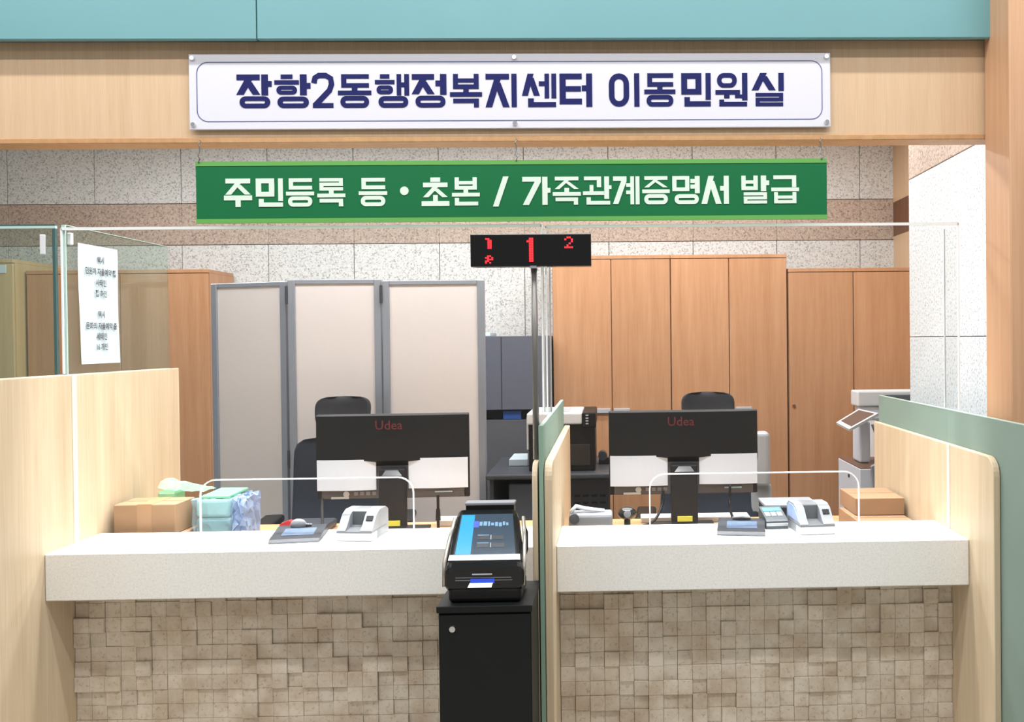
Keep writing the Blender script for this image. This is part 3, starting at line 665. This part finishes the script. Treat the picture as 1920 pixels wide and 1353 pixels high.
# ------------------------------------------------------------------ monitors
def monitor(cx, yaw, label, seed):
    e = empty('monitor', (cx, 3.68, 0.921), label, 'monitor', 'monitors seen from behind')
    pr = []
    # local coords about the base centre, back of the monitor towards the camera (-y)
    def add(mb, name, mt, par=None, sm=False):
        o = mb.build(name, mt, None, sm); o.parent = par or e; return o
    w, z0, z1 = 0.302, 0.142, 0.482
    add(B(-w, w, -0.01, 0.012, z0, z1, bev=0.004), 'screen_housing', BLACK)
    c = []
    n = 16
    sect = lambda x: [(x, -0.010, z0 + .135), (x, -0.034 + 0.016 * (x / w) ** 2, z0 + .155), (x, -0.030 + 0.016 * (x / w) ** 2, z1 - .006), (x, -0.010, z1 - .001)]
    add(MB().loft([sect(-w + 2 * w * i / n) for i in range(n + 1)]), 'back_shell', mat('monitor_shell', (14, 14, 15), 0.5, spec=0.25), None, False)
    add(B(-w + .02, w - .02, -0.018, -0.009, z0 + .004, z0 + .132), 'connector_panel', mat('connector_grey', (74, 74, 78), 0.5))
    for x0, x1, zz in ((-w + .004, -.066, .180), (.062, w - .004, .183)):
        mb = MB(); A = []; Bq = []
        for i in range(9):
            t = i / 8; x = x0 + (x1 - x0) * t; y = -0.026 - 0.010 * math.sin(math.pi * t)
            A.append((x, y)); Bq.append((x, y + .003))
        mb.prism(A + Bq[::-1], 'z', zz, zz + .122); add(mb, 'white_cover', mat('white_cover', (188, 198, 212), 0.45))
    ne = add(B(-0.054, 0.054, -0.045, -0.012, 0.012, 0.265, bev=0.006), 'stand_neck', mat('neck_black', (16, 18, 24), 0.5, spec=0.3))
    MB_ = MB().prism([(-0.040, 0.238), (0.040, 0.238), (0.024, 0.260), (-0.024, 0.260)], 'y', -0.050, -0.040); add(MB_, 'cable_clip', CHROME, ne)
    add(B(-0.13, 0.13, -0.11, 0.10, 0.0, 0.012, bev=0.004), 'stand_base', BLACK)
    add(B(-0.030, 0.030, -0.053, -0.045, 0.038, 0.058), 'yellow_tag', mat('yellow_tag', (200, 196, 70), 0.6), ne)
    add(MB().cyl((-.185, -.018, z0 + .022), (-.185, -.0235, z0 + .022), 0.012, n=14), 'round_port', LGREY)
    add(B(-.245, -.175, -.0215, -.018, z0 + .003, z0 + .0115), 'silver_label', LGREY)
    for k in range(4): add(B(-.155 + k * .024, -.140 + k * .024, -.0205, -.018, z0 + .016, z0 + .030), 'port', mat('port_grey', (120, 120, 126), 0.5))
    add(B(.165, .235, -.0215, -.018, z0 + .022, z0 + .028), 'blue_label', mat('label_blue', (150, 176, 196), 0.4))
    t = text_part('Udea', 0.052, Matrix.Translation((-0.012, -0.0378, z1 - .060)) @ Matrix(((1, 0, 0, 0), (0, 0, -1, 0), (0, 1, 0, 0), (0, 0, 0, 1))), 'red_logo', mat('logo_red', (84, 20, 19), 0.5), e, 0.0003)
    t.matrix_parent_inverse = Matrix()
    e.rotation_euler = (0, 0, yaw)
    return e
monitor(-0.880, math.radians(2.5), 'black monitor seen from behind before the grey folding screen', 1)
monitor(0.290, math.radians(1.0), 'black monitor seen from behind before the tall brown cabinets', 2)

# ------------------------------------------------------------------ small desk things near the monitors
def cable(name, pts, r, mt, label):
    n = 20; P = [Vector(p) for p in pts]; out = []
    for i in range(len(P) - 1):
        p0, p1, p2, p3 = P[max(i - 1, 0)], P[i], P[i + 1], P[min(i + 2, len(P) - 1)]
        for k in range(6):
            t = k / 6; out.append(0.5 * ((2 * p1) + (p2 - p0) * t + (2 * p0 - 5 * p1 + 4 * p2 - p3) * t * t + (3 * p1 - p0 - 3 * p2 + p3) * t ** 3))
    out.append(P[-1])
    return tag(MB().tube(out, r, 8).build(name, mt, None, True), label, 'cable')
cable('pad_cable', [(-1.148, 3.618, 1.072), (-1.10, 3.46, 1.070), (-1.03, 3.24, 1.067), (-0.985, 3.10, 1.064)], 0.0055, BLACK, 'black cable hanging from the monitor to the signature pad by the boxes')
cable('pad_cable', [(0.475, 3.64, 1.10), (0.468, 3.6, 1.02), (0.44, 3.3, 1.03), (0.405, 3.16, 1.056), (0.40, 3.135, 1.064)], 0.005, BLACK, 'black cable hanging from the monitor to the signature pad by the keypad')
cable('monitor_cable', [(0.205, 3.645, 1.085), (0.20, 3.63, 1.03), (0.16, 3.58, 0.97), (0.08, 3.6, 0.945), (0.0, 3.62, 0.929), (-0.03, 3.65, 0.9265)], 0.005, BLACK, 'black cable curving down from the monitor onto the wooden desk')
e = empty('microphone_stand', (-0.69, 3.62, 0.921), 'thin black microphone stand beside the monitor', 'microphone')
MB().cyl((-0.69, 3.6, .921), (-0.69, 3.6, .934), 0.045, n=24).build('base', BLACK, e)
MB().cyl((-0.69, 3.6, .934), (-0.69, 3.6, 1.085), 0.0055, n=10).build('stem', BLACK, e)
MB().cyl((-0.69, 3.6, .985), (-0.69, 3.6, 1.03), 0.010, 0.008, 12).build('joint', BLACK, e)
tag(B(-0.735, -0.42, 3.795, 3.89, 0.921, 0.946, bev=.004).build('keyboard', WHITEP), 'white keyboard lying on the desk by the microphone stand', 'keyboard')
tag(B(0.12, 0.58, 3.80, 3.892, 0.921, 0.942, bev=.003).build('keyboard', WHITEP), 'white keyboard on the desk before the tall brown cabinets', 'keyboard')
e = empty('desktop_device', (-0.08, 3.25, .921), 'small grey desktop device with a white crumpled wrapper on top', 'device')
B(-0.165 + .01, 0.0, 3.20, 3.30, .921, 1.075, bev=.01).build('body', MGREY, e)
MB().tube([(-.15, 3.23, 1.078), (-.13, 3.24, 1.098), (-.10, 3.25, 1.088), (-.07, 3.24, 1.085), (-.03, 3.25, 1.078)], 0.008, 8).build('white_wrapper', WHITEP, e, True)
MB().cyl((-.135, 3.195, 1.06), (-.135, 3.21, 1.06), 0.018, n=16).build('knob', DGREY, e)
e = empty('web_camera', (0.075, 3.28, .921), 'small round glossy black camera behind the white counter', 'camera')
MB().cyl((.053, 3.28, .921), (.053, 3.28, 1.045), 0.012, n=12).build('stem', BLACK, e)
mb = MB(); bmesh.ops.create_uvsphere(mb.bm, u_segments=20, v_segments=12, radius=0.03, matrix=Matrix.Translation((.053, 3.28, 1.062)) @ Matrix.Diagonal((1.15, 1, .8, 1))); mb.build('head', BLACKG, e, True)
MB().cyl((.053, 3.252, 1.066), (.053, 3.246, 1.066), 0.013, n=16).build('lens', mat('lens_grey', (120, 130, 140), 0.1), e)

# ------------------------------------------------------------------ things on the counters
def sign_pad(loc, rz, label):
    e = empty('signature_pad', loc, label, 'signature pad', 'signature pads on the counters', rz)
    def add(mb, n, mt, par=None, sm=False): o = mb.build(n, mt, None, sm); o.parent = par or e; return o
    prof = lambda x: [(x, -.085, 0), (x, .085, 0), (x, .085, .024), (x, .06, .026), (x, -.080, .012), (x, -.086, .008)]
    add(MB().loft([prof(-.078), prof(-.074), prof(.074), prof(.078)]), 'body', mat('pad_grey', (40, 45, 53), 0.4))
    mb = MB(); A = [(-.048, -.045, .0152), (.052, -.045, .0152), (.052, .030, .0228), (-.048, .030, .0228)]
    mb.loft([A, [(a, b, c + .0016) for a, b, c in A]]); add(mb, 'display', mat('pad_display', (96, 112, 136), 0.2))
    add(B(-.078, .078, -.0875, -.083, .0005, .0075, bev=.001, seg=1), 'front_edge', MGREY)
    st = add(MB().tube([(-.03, .055, .028), (0, .050, .032), (.03, .055, .028)], .006, 8), 'pen_rest', DGREY)
    return e
sign_pad((-1.035, 3.015, 1.0506), math.radians(8), 'grey signature pad with a pale screen beside the cardboard boxes side of the counter')
pad1 = [o for o in bpy.data.objects if o.name.startswith('signature_pad')][-1]
mb = MB(); bmesh.ops.create_uvsphere(mb.bm, u_segments=16, v_segments=10, radius=0.022, matrix=Matrix.Translation((-.012, .052, .032)) @ Matrix.Diagonal((1.2, .7, .9, 1)))
o = mb.build('pen_holder', MGREY, None, True); o.parent = pad1
sign_pad((0.430, 3.015, 1.0506), math.radians(-9), 'grey signature pad with a pale screen beside the small blue-screen keypad')

def id_scanner(loc, rz, label, sx=1):
    e = empty('id_scanner', loc, label, 'scanner', 'identity card scanners on the counters', rz)
    def add(mb, n, mt, par=None, sm=False): o = mb.build(n, mt, None, sm); o.parent = par or e; return o
    w = .058
    prof = lambda x, k=1: [(x, -.078, 0), (x, .078, 0), (x, .078, .078), (x, .055, .090), (x, .0, .090), (x, -.030, .078), (x, -.060, .046), (x, -.078, .034)]
    add(MB().prism([(p[1], p[2]) for p in prof(0)], 'x', -w, -.030), 'cheek', mat('scanner_shell', (146, 151, 158), 0.4))
    add(MB().prism([(p[1], p[2]) for p in prof(0)], 'x', .020, w), 'cheek', mat('scanner_shell', (146, 151, 158), 0.4))
    add(MB().prism([(-.078, 0), (.078, 0), (.078, .078), (.055, .090), (0, .090), (-.012, .084), (-.012, .040), (-.078, .030)], 'x', -.030, .020), 'slot_body', mat('scanner_mid', (112, 116, 120), 0.4))
    add(B(-w - .001, w + .001, -.0795, -.03, .0, .026, bev=.003), 'front_base', WHITEP)
    add(B(-w - .0005, w + .0005, -.0788, .06, .026, .031), 'dark_band', mat('scanner_band', (120, 124, 128), 0.4))
    mb = MB(); A = [(.028, -.048, .0603), (.050, -.048, .0603), (.050, -.036, .0730), (.028, -.036, .0730)]
    mb.loft([A, [(a, b - .0016, c + .0016) for a, b, c in A]]); add(mb, 'indicator_window', BLACK)
    return e
id_scanner((-0.826, 3.018, 1.0506), math.radians(-6), 'light grey card scanner on the counter between the signature pad and terminal')
s2 = id_scanner((0.660, 3.005, 1.0506), math.radians(5), 'light grey card scanner with a pale blue side beside the small keypad')
o = MB().prism([(-.070, .04), (.060, .04), (.060, .074), (.045, .084), (.0, .084), (-.025, .074)], 'x', -.0605, -.058).build('blue_side', mat('pale_blue', (150, 168, 220), 0.4), None); o.parent = s2
e = empty('keypad', (0.548, 3.075, 1.0506), 'small dark keypad with a blue screen and three white keys on the counter', 'keypad', rz=math.radians(5))
def addk(mb, n, mt, par=None): o = mb.build(n, mt, None); o.parent = par or e; return o
addk(MB().prism([(-.052, 0), (.05, 0), (.05, .058), (-.045, .032), (-.052, .026)], 'x', -.037, .037), 'body', mat('keypad_grey', (62, 70, 78), 0.4))
sl2 = lambda y: .032 + (y + .045) * (.026 / .095)
def kp(x0, x1, y0, y1, n, mt):
    A = [(x0, y0, sl2(y0) - .001), (x1, y0, sl2(y0) - .001), (x1, y1, sl2(y1) - .001), (x0, y1, sl2(y1) - .001)]
    addk(MB().loft([A, [(a, b, c + .0028) for a, b, c in A]]), n, mt)
kp(-.031, .031, .012, .036, 'screen', mat('keypad_blue', (70, 176, 206), 0.2, emit=(70, 176, 206), estr=.35))
for k in range(3): kp(-.030 + k * .021, -.015 + k * .021, -.022, .004, 'key', mat('key_white', (224, 240, 244), 0.35))
addk(B(-.0372, .0372, -.0535, -.048, .010, .020, bev=.001, seg=1), 'white_front_strip', WHITEP)
e = empty('card_reader', (0.60, 3.20, .921), 'flat black card reader box with grey lid behind the card scanner', 'card reader')
B(.535, .72, 3.15, 3.30, .921, 1.098, bev=.004).build('body', mat('reader_black', (16, 18, 34), 0.4), e)
B(.533, .722, 3.148, 3.302, 1.098, 1.108, bev=.002).build('lid', MGREY, e)

# ------------------------------------------------------------------ boxes and packs
def carton(x0, x1, y0, y1, z0, z1, label, tape=True):
    e = empty('cardboard_box', ((x0 + x1) / 2, (y0 + y1) / 2, z0), label, 'box')
    B(x0, x1, y0, y1, z0, z1, bev=.002, seg=1).build('body', CARD, e)
    ym = (y0 + y1) / 2; xm = (x0 + x1) / 2
    B(x0 + .002, x1 - .002, ym - .0012, ym + .0012, z1 - .0003, z1 + .0006).build('flap_seam', mat('seam_brown', (116, 82, 54), 0.9), e)
    if tape:
        B(xm - .025, xm + .025, y0 - .0008, y0 + .0003, z0 + .001, z1 - .001).build('tape', TAPE, e)
        B(xm - .025, xm + .025, y0 + .001, y1 - .001, z1 - .0002, z1 + .0009).build('tape', TAPE, e)
carton(-1.733, -1.500, 3.175, 3.345, .921, 1.0330, 'closed cardboard box under another box by the tall oak partition', False)
carton(-1.728, -1.517, 3.18, 3.330, 1.0342, 1.137, 'closed cardboard box on top of another by the tall oak partition')
def crumple(mb, cx, cy, cz, sx, sy, sz, seed, amp, cuts=7):
    bmesh.ops.create_cube(mb.bm, size=1.0, matrix=Matrix.Translation((cx, cy, cz)) @ Matrix.Diagonal((sx, sy, sz, 1)))
    bmesh.ops.subdivide_edges(mb.bm, edges=mb.bm.edges[:], cuts=cuts, use_grid_fill=True)
    r = random.Random(seed)
    for v in mb.bm.verts:
        k = 0.3 if v.co.z < cz - sz / 2 + .002 else 1
        v.co += Vector((r.uniform(-1, 1), r.uniform(-1, 1), r.uniform(-1, 1) * k)) * amp
    return mb
e = empty('wrapped_pack', (-1.44, 3.30, .921), 'pale blue-green packs wrapped in clear plastic beside the cardboard boxes', 'pack')
for i, (z, h, mt) in enumerate(((.921, .08, mat('pack_grey', (150, 172, 176), 0.35)), (1.002, .07, mat('pack_teal', (160, 188, 190), 0.3)), (1.073, .065, mat('pack_aqua', (178, 212, 208), 0.25)))):
    B(-1.485, -1.352 - .006 * i, 3.262, 3.42, z, z + h, bev=.012, seg=3).build('pack', mt, e)
crumple(MB(), -1.420, 3.340, 1.030, .146, .168, .217, 4, .005).build('plastic_wrap', clear('plastic_film', (232, 246, 248), 1.0, 0.20, (200, 225, 240)), e)
crumple(MB(), -1.330, 3.32, 1.045, .040, .15, .19, 9, .009, 8).build('crumpled_film', clear('plastic_film_blue', (200, 215, 240), 1.0, 0.45, (186, 204, 232)), e)
mb = MB()
for (a, b, c, d) in (((-1.47, 3.27, 1.141), (-1.37, 3.27, 1.141), (-1.36, 3.42, 1.148), (-1.46, 3.42, 1.149)),):
    mb.loft([[a, b, c, d], [(p[0], p[1], p[2] + .006) for p in (a, b, c, d)]])
mb.build('green_label', mat('label_green', (120, 200, 150), 0.4), e)
e = empty('plastic_bag', (-1.63, 3.38, .921), 'thin pale green plastic bag lying over the boxes and packs', 'bag')
mb = MB(); r = random.Random(2); g = []
for i in range(13):
    row = []
    for k in range(6):
        x = -1.665 + .165 * i / 12; y = 3.36 + .11 * k / 5
        z = 1.148 + .048 * (1 - i / 12) * math.sin(math.pi * (k + .6) / 6.5) + r.uniform(-.004, .006)
        row.append(mb.bm.verts.new((x, y, z)))
    g.append(row)
for i in range(12):
    for k in range(5): mb.bm.faces.new((g[i][k], g[i + 1][k], g[i + 1][k + 1], g[i][k + 1]))
bmesh.ops.solidify(mb.bm, geom=mb.bm.faces[:], thickness=.0015)
mb.build('bag_film', clear('bag_film', (226, 246, 236), 1.0, 0.4, (196, 230, 212)), e)
B(-1.668, -1.60, 3.36, 3.44, .921, 1.155, bev=.01).build('bag_contents', mat('bag_green', (160, 214, 170), 0.5), e)
tag(crumple(MB(), -1.33, 3.188, .978, .17, .07, .10, 7, .006, 5).build('plastic_bag', clear('bag_white', (240, 246, 248), 1.0, 0.5, (226, 236, 238))), 'crumpled white plastic bag behind the counter in front of the packs', 'bag')
e = empty('stapler', (-1.14, 3.30, .921), 'red stapler lying on white papers behind the counter', 'stapler')
B(-1.19, -1.10, 3.26, 3.36, .921, 1.015, bev=.003).build('paper_stack', PAPER, e)
B(-1.195, -1.125, 3.275, 3.315, 1.016, 1.028, bev=.004).build('base', RED, e)
MB().prism([(-1.198, 1.030), (-1.120, 1.030), (-1.128, 1.044), (-1.165, 1.054), (-1.195, 1.042)], 'y', 3.28, 3.31).build('arm', RED, e)
tag(B(-1.34, -1.16, 3.70, 3.85, .921, .955, bev=.01).build('flat_case', DGREY), 'dark grey flat case lying on the desk near the red stapler', 'case')
# brown cartons at the right
carton(0.905, 1.112, 3.16, 3.60, .921, 1.012, 'brown carton at the bottom of a pair by the frosted glass partition', False)
carton(0.925, 1.112, 3.42, 3.66, 1.0132, 1.078, 'smaller brown carton on top of another by the frosted glass partition', False)

# ------------------------------------------------------------------ office chairs
def chair(x, y, rz, label, navy, grey_side):
    e = empty('office_chair', (x, y, 0), label, 'chair', 'office chairs behind the desks', rz)
    def add(mb, n, mt, par=None, sm=False): o = mb.build(n, mt, None, sm); o.parent = par or e; return o
    # the chair faces the desk (-y), its back is at +y
    def pad(w0, w1, z0, z1, y0, th, curve):
        secs = []
        for i in range(17):
            t = .5 - .5 * math.cos(math.pi * (.02 + .96 * i / 16)); z = z0 + (z1 - z0) * t; w = (w0 + (w1 - w0) * t) * (1 - abs(2 * t - 1) ** (3.2 * (z1 - z0) / .15)) ** .22
            yy = y0 + .05 * t + curve * math.sin(math.pi * t); tk = th * (1 - abs(2 * t - 1) ** 4) ** .4
            sec_ = []
            for k in range(24):
                a = 2 * math.pi * k / 24; ca, sa = math.cos(a), math.sin(a)
                xx = w / 2 * math.copysign(abs(ca) ** .35, ca); sy = tk / 2 * math.copysign(abs(sa) ** .5, sa)
                sec_.append((xx, yy + sy + .04 * (xx / (w / 2)) ** 2 * -1, z))
            secs.append(sec_)
        return MB().loft(secs)
    add(pad(.25, .265, 1.285, 1.432, .21, .07, .01), 'headrest', CHAIRF, None, True)
    add(B(-.03, .03, .22, .26, 1.10, 1.36, bev=.008), 'headrest_post', BLACK)
    add(pad(.50, .44, .56, 1.245, .16, .07, .04), 'backrest', CHAIRN if navy else CHAIRF, None, True)
    add(B(-.25, .25, -.26, .20, .45, .53, bev=.03, seg=3), 'seat', CHAIRF)
    for s in (-1, 1):
        a = add(MB().tube([(s * .26, .12, .48), (s * .30, .10, .55), (s * .30, .04, .86)], .018, 8), 'arm_post', BLACK, None, True)
        add(B(s * .30 - .045, s * .30 + .045, -.16, .12, .93 - .07, .965 - .07 + .0, bev=.012), 'armrest', BLACK)
    add(MB().cyl((0, 0, .12), (0, 0, .46), .028, n=16), 'gas_lift', BLACK)
    for k in range(5):
        a = 2 * math.pi * k / 5 + .3; l = add(MB().tube([(0, 0, .13), (.16 * math.cos(a), .16 * math.sin(a), .11), (.30 * math.cos(a), .30 * math.sin(a), .075)], .02, 8), 'base_leg', BLACK, None, True)
        cx, cy = .30 * math.cos(a), .30 * math.sin(a)
        add(MB().cyl((cx - .02 * math.sin(a), cy + .02 * math.cos(a), .03), (cx + .02 * math.sin(a), cy - .02 * math.cos(a), .03), .029, n=16), 'caster', BLACK, l)
    if grey_side:
        add(B(.222, .290, .12, .20, .98, 1.245, bev=.020, seg=3), 'grey_side_rest', LGREY)
        add(B(.20, .30, .16, .20, .85, .99, bev=.01), 'grey_side_bracket', LGREY)
chair(-1.262, 4.52 - .33, math.radians(8), 'black office chair with navy backrest before the grey folding screen', True, False)
chair(0.455, 4.19, math.radians(-4), 'black office chair with a grey side rest before the brown cabinets', True, True)

# ------------------------------------------------------------------ folding screen
e = empty('folding_screen', (-1.35, 4.65, 0), 'three-panel folding screen of pale fabric in a grey metal frame', 'folding screen')
def fold(xa, ya, xb, yb, ztop):
    d = Vector((xb - xa, yb - ya, 0)); L = d.length; ang = math.atan2(d.y, d.x)
    M = Matrix.Translation((xa, ya, 0)) @ Matrix.Rotation(ang, 4, 'Z')
    f = .036
    fr = MB(); fr.box(0, f, -.02, .02, .04, ztop, bev=.003, seg=1); fr.box(L - f, L, -.02, .02, .04, ztop, bev=.003, seg=1)
    fr.box(f, L - f, -.018, .018, ztop - .022, ztop, bev=.002, seg=1); fr.box(f, L - f, -.018, .018, .10, .135)
    p = MB().box(f, L - f, -.010, .010, .135, ztop - .022).rot(M).build('panel', FABRIC, e)
    fr.rot(M).build('frame', ALU, p)
    for x in (.02, L - .02): MB().cyl((x, 0, 0.0), (x, 0, .045), .018, n=12).rot(M).build('foot', BLACK, p)
fold(-2.075, 4.80, -1.640, 4.66, 2.005)
fold(-1.628, 4.64, -1.165, 4.66, 2.012)
fold(-1.158, 4.655, -0.642, 4.655, 2.004)
for x, y in ((-1.634, 4.625), (-1.1615, 4.63)):
    for z in (1.93, 1.1, .3): MB().cyl((x, y, z - .04), (x, y, z + .05), .0075, n=10).build('hinge', DGREY, e)

# ------------------------------------------------------------------ cabinets
def cabinet(x0, x1, y0, y1, z1, doors, label, mt, handles=(), hz=1.255, group='tall wooden cabinets'):
    e = empty('cabinet', ((x0 + x1) / 2, (y0 + y1) / 2, 0), label, 'cabinet', group)
    B(x0, x1, y0 + .02, y1, 0.0, z1 - .022).build('carcass', mt, e)
    B(x0, x1, y0, y1, z1 - .022, z1, bev=.0015, seg=1).build('top', mt, e)
    B(x0 + .01, x1 - .01, y0 + .03, y0 + .04, 0.0, .06).build('plinth', BLACK, e) if False else None
    for i, (a, b) in enumerate(doors):
        d = B(a + .0025, b - .0025, y0, y0 + .018, .06, z1 - .026, bev=.0015, seg=1).build('door', mt, e)
        for (hx, dd) in handles:
            if dd == i: B(hx - .05, hx + .05, y0 - .018, y0, hz - .014, hz + .014, bev=.003).build('handle', mat('handle_grey', (168, 174, 184), 0.4), d)
        if not handles:
            MB().cyl((a + .03, y0, 1.27), (a + .03, y0 - .006, 1.27), .010, n=12).build('lock', DARKW, d)
    return e
cabinet(-0.356, 0.372, 5.60, 6.08, 2.213, [(-.356, .006), (.006, .372)], 'tall brown two-door wooden cabinet beside the dark grey steel cabinet', CABW, [(-.055, 0), (.065, 1)])
cabinet(0.374, 1.096, 5.60, 6.08, 2.213, [(.374, .735), (.735, 1.096)], 'tall brown two-door wooden cabinet behind the chair with a grey side rest', CABW, [(.68, 0), (.82, 1)])
cabinet(1.104, 1.915, 5.60, 6.08, 2.123, [(1.104, 1.510), (1.510, 1.915)], 'lower brown two-door wooden cabinet behind the white copier', CABW)
cabinet(-3.605, -2.494, 5.70, 6.08, 2.157, [(-3.605, -3.035), (-3.035, -2.494)], 'wide brown two-door wooden cabinet beside the folding screen', CABW)
k = cabinet(-4.45, -3.62, 5.60, 6.08, 2.22, [(-4.45, -3.62)], 'khaki wooden cabinet with a white paper label seen through the next booth glass', CABK)
B(-3.86, -3.66, 5.596, 5.60, 2.135, 2.185).build('paper_label', PAPER, k)
B(-3.612, -3.56, 5.685, 5.70, 2.02, 2.13, bev=.003).build('hinge_block', DARKW, k) if False else None
# dark grey steel cabinet with a recess between upper and lower cupboards
e = empty('steel_cabinet', (-.66, 5.8, 0), 'dark grey steel cabinet with a recess between upper and lower cupboards', 'cabinet')
B(-.96, -.368, 5.52, 6.05, 0.0, 1.213, bev=.003, seg=1).build('lower_cupboard', mat('steel_lower', (84, 86, 92), 0.4), e)
B(-.96, -.368, 5.62, 6.05, 1.213, 1.275).build('recess_back', BLACK, e)
u_ = B(-.96, -.368, 5.50, 6.05, 1.275, 1.722, bev=.003, seg=1).build('upper_cupboard', STEEL, e)
B(-.664, -.661, 5.4985, 5.50, 1.28, 1.715).build('door_gap', BLACK, u_)
e_b = tag(B(-.66, -.55, 5.53, 5.61, 1.2135, 1.268, bev=.004).build('blue_folder', mat('folder_blue', (40, 84, 160), 0.4)), 'blue folder lying in the recess of the dark grey steel cabinet', 'folder')
tag(B(-.90, -.74, 5.6, 5.9, 1.7225, 1.745, bev=.003).build('paper_pile', PAPER), 'small pile of white papers on top of the dark grey steel cabinet', 'papers')

# ------------------------------------------------------------------ printer and the dark side table
e = empty('side_table', (-.31, 4.9, 0), 'dark grey side cabinet with slotted front carrying the black printer', 'side cabinet')
B(-.635, 0.0, 4.55, 5.25, .995, 1.022, bev=.008).build('table_top', DGREY, e)
bd = B(-.262, -.012, 4.58, 5.2, .10, .995, bev=.006).build('slotted_unit', mat('slot_black', (38, 40, 46), 0.45), e)
for r in range(6):
    for k in range(5): B(-.235 + k * .043, -.205 + k * .043, 4.5775, 4.5805, .90 - r * .035, .912 - r * .035).build('slot', BLACK, bd)
B(-.62, -.60, 4.6, 5.2, 0.0, .995).build('side_panel', DGREY, e)
B(-.60, -.27, 5.10, 5.12, .2, .995).build('back_panel', mat('navy_panel', (38, 46, 66), 0.5), e)
B(-.262, -.012, 4.62, 5.15, 0.0, .10).build('plinth', BLACK, e)
tag(B(-.53, -.37, 4.65, 5.05, 0.0, .96, bev=.006).build('office_machine', mat('shredder_grey', (104, 112, 128), 0.45)), 'grey upright office machine under the dark side cabinet top', 'machine')
e = empty('printer', (-.27, 4.85, 1.0225), 'laser printer with black front and white top beside the tall cabinets', 'printer')
B(-.425, -.085, 4.64, 5.05, 1.0225, 1.262, bev=.008).build('body', BLACK, e)
B(-.432, -.150, 4.625, 5.05, 1.262, 1.322, bev=.008).build('top_cover', WHITEP, e)
B(-.150, -.080, 4.62, 5.05, 1.245, 1.322, bev=.006).build('control_panel', BLACK, e)
B(-.436, -.424, 4.66, 5.02, 1.13, 1.30, bev=.004).build('white_side', WHITEP, e)
B(-.434, -.424, 4.68, 4.9, 1.05, 1.13).build('grey_side', MGREY, e)
B(-.36, -.22, 4.70, 4.95, 1.322, 1.325).build('output_slot', LGREY, e)
for k in range(4): B(-.132, -.118, 4.617, 4.62, 1.305 - k * .014, 1.312 - k * .014).build('button', LGREY, e)
f_ = B(-.400, -.11, 4.632, 4.64, 1.05, 1.16, bev=.003).build('paper_tray', mat('tray_black', (30, 30, 33), 0.3), e)
tag(B(-.55, -.45, 4.85, 5.1, 1.0226, 1.06, bev=.004).build('paper_ream', PAPER), 'white paper stack on the dark side cabinet left of the printer', 'papers')
e = empty('tape_dispenser', (-.045, 4.9, 1.0225), 'small black tape dispenser beside the black printer', 'tape dispenser')
MB().prism([(-.073, 1.0226), (-.012, 1.0226), (-.018, 1.06), (-.04, 1.05), (-.068, 1.07)], 'y', 4.88, 4.94).build('body', BLACKG, e)
MB().cyl((-.05, 4.872, 1.068), (-.05, 4.948, 1.068), .024, n=18).build('roll', DGREY, e)

# ------------------------------------------------------------------ copier
e = empty('copier', (1.38, 4.8, 0), 'white office copier with a tilted touch panel behind the frosted glass partition', 'copier')
B(1.265, 1.75, 4.62, 4.76, 1.335, 1.415, bev=.008).build('scanner_unit', WHITEP, e)
B(1.38, 1.74, 4.61, 4.63, 1.32, 1.395, bev=.004).build('document_feeder', mat('feeder_grey', (84, 92, 96), 0.5), e)
B(1.285, 1.40, 4.63, 4.75, 1.262, 1.335, bev=.012).build('arm_block', WHITEP, e)
B(1.42, 1.75, 4.83, 5.2, 0.0, 1.335, bev=.006).build('rear_body', WHITEP, e)
B(1.262, 1.318, 4.58, 4.72, 1.052, 1.262, bev=.010).build('front_column', mat('copier_panel', (206, 212, 224), 0.4), e)
MB().prism([(1.262, 1.060), (1.322, 1.095), (1.345, .90), (1.285, .90)], 'y', 4.372, 4.398).build('grey_flap', MGREY, e)
MB().tube([(1.318, 4.55, 1.25), (1.331, 4.54, 1.21), (1.333, 4.45, 1.06), (1.330, 4.385, .90)], .007, 8).build('hose', MGREY, e, True)
A_, B_, C_, D_ = Vector((1.135, 4.55, 1.263)), Vector((1.174, 4.45, 1.238)), Vector((1.334, 4.50, 1.311)), Vector((1.263, 4.60, 1.326))
nn = (B_ - A_).cross(D_ - A_).normalized(); nn = nn if nn.z > 0 else -nn
tp = MB().loft([[p - nn * .014 for p in (A_, B_, C_, D_)], [A_, B_, C_, D_]]).build('touch_panel', WHITEP, e)
ce = (A_ + B_ + C_ + D_) / 4
ins = [ce + (p - ce) * .80 + (C_ - B_) * .03 for p in (A_, B_, C_, D_)]
MB().loft([[p + nn * .0003 for p in ins], [p + nn * .0015 for p in ins]]).build('screen', mat('panel_brown', (104, 80, 70), 0.25), tp)
MB().cyl(ce - nn * .014 + Vector((.05, .05, 0)), (1.29, 4.66, 1.235), .018, n=12).build('panel_arm', BLACK, tp)
B(1.212, 1.60, 4.40, 4.82, 0.0, 1.047, bev=.003, seg=1).build('side_cabinet', mat('copier_cab', (206, 212, 224), 0.4), e)
B(1.214, 1.60, 4.402, 4.82, 1.047, 1.050).build('brown_top', mat('brown_top', (104, 74, 58), 0.5), e)
MB().cyl((1.212, 4.60, .985), (1.208, 4.60, .985), .009, n=10).build('lock', BLACK, e)
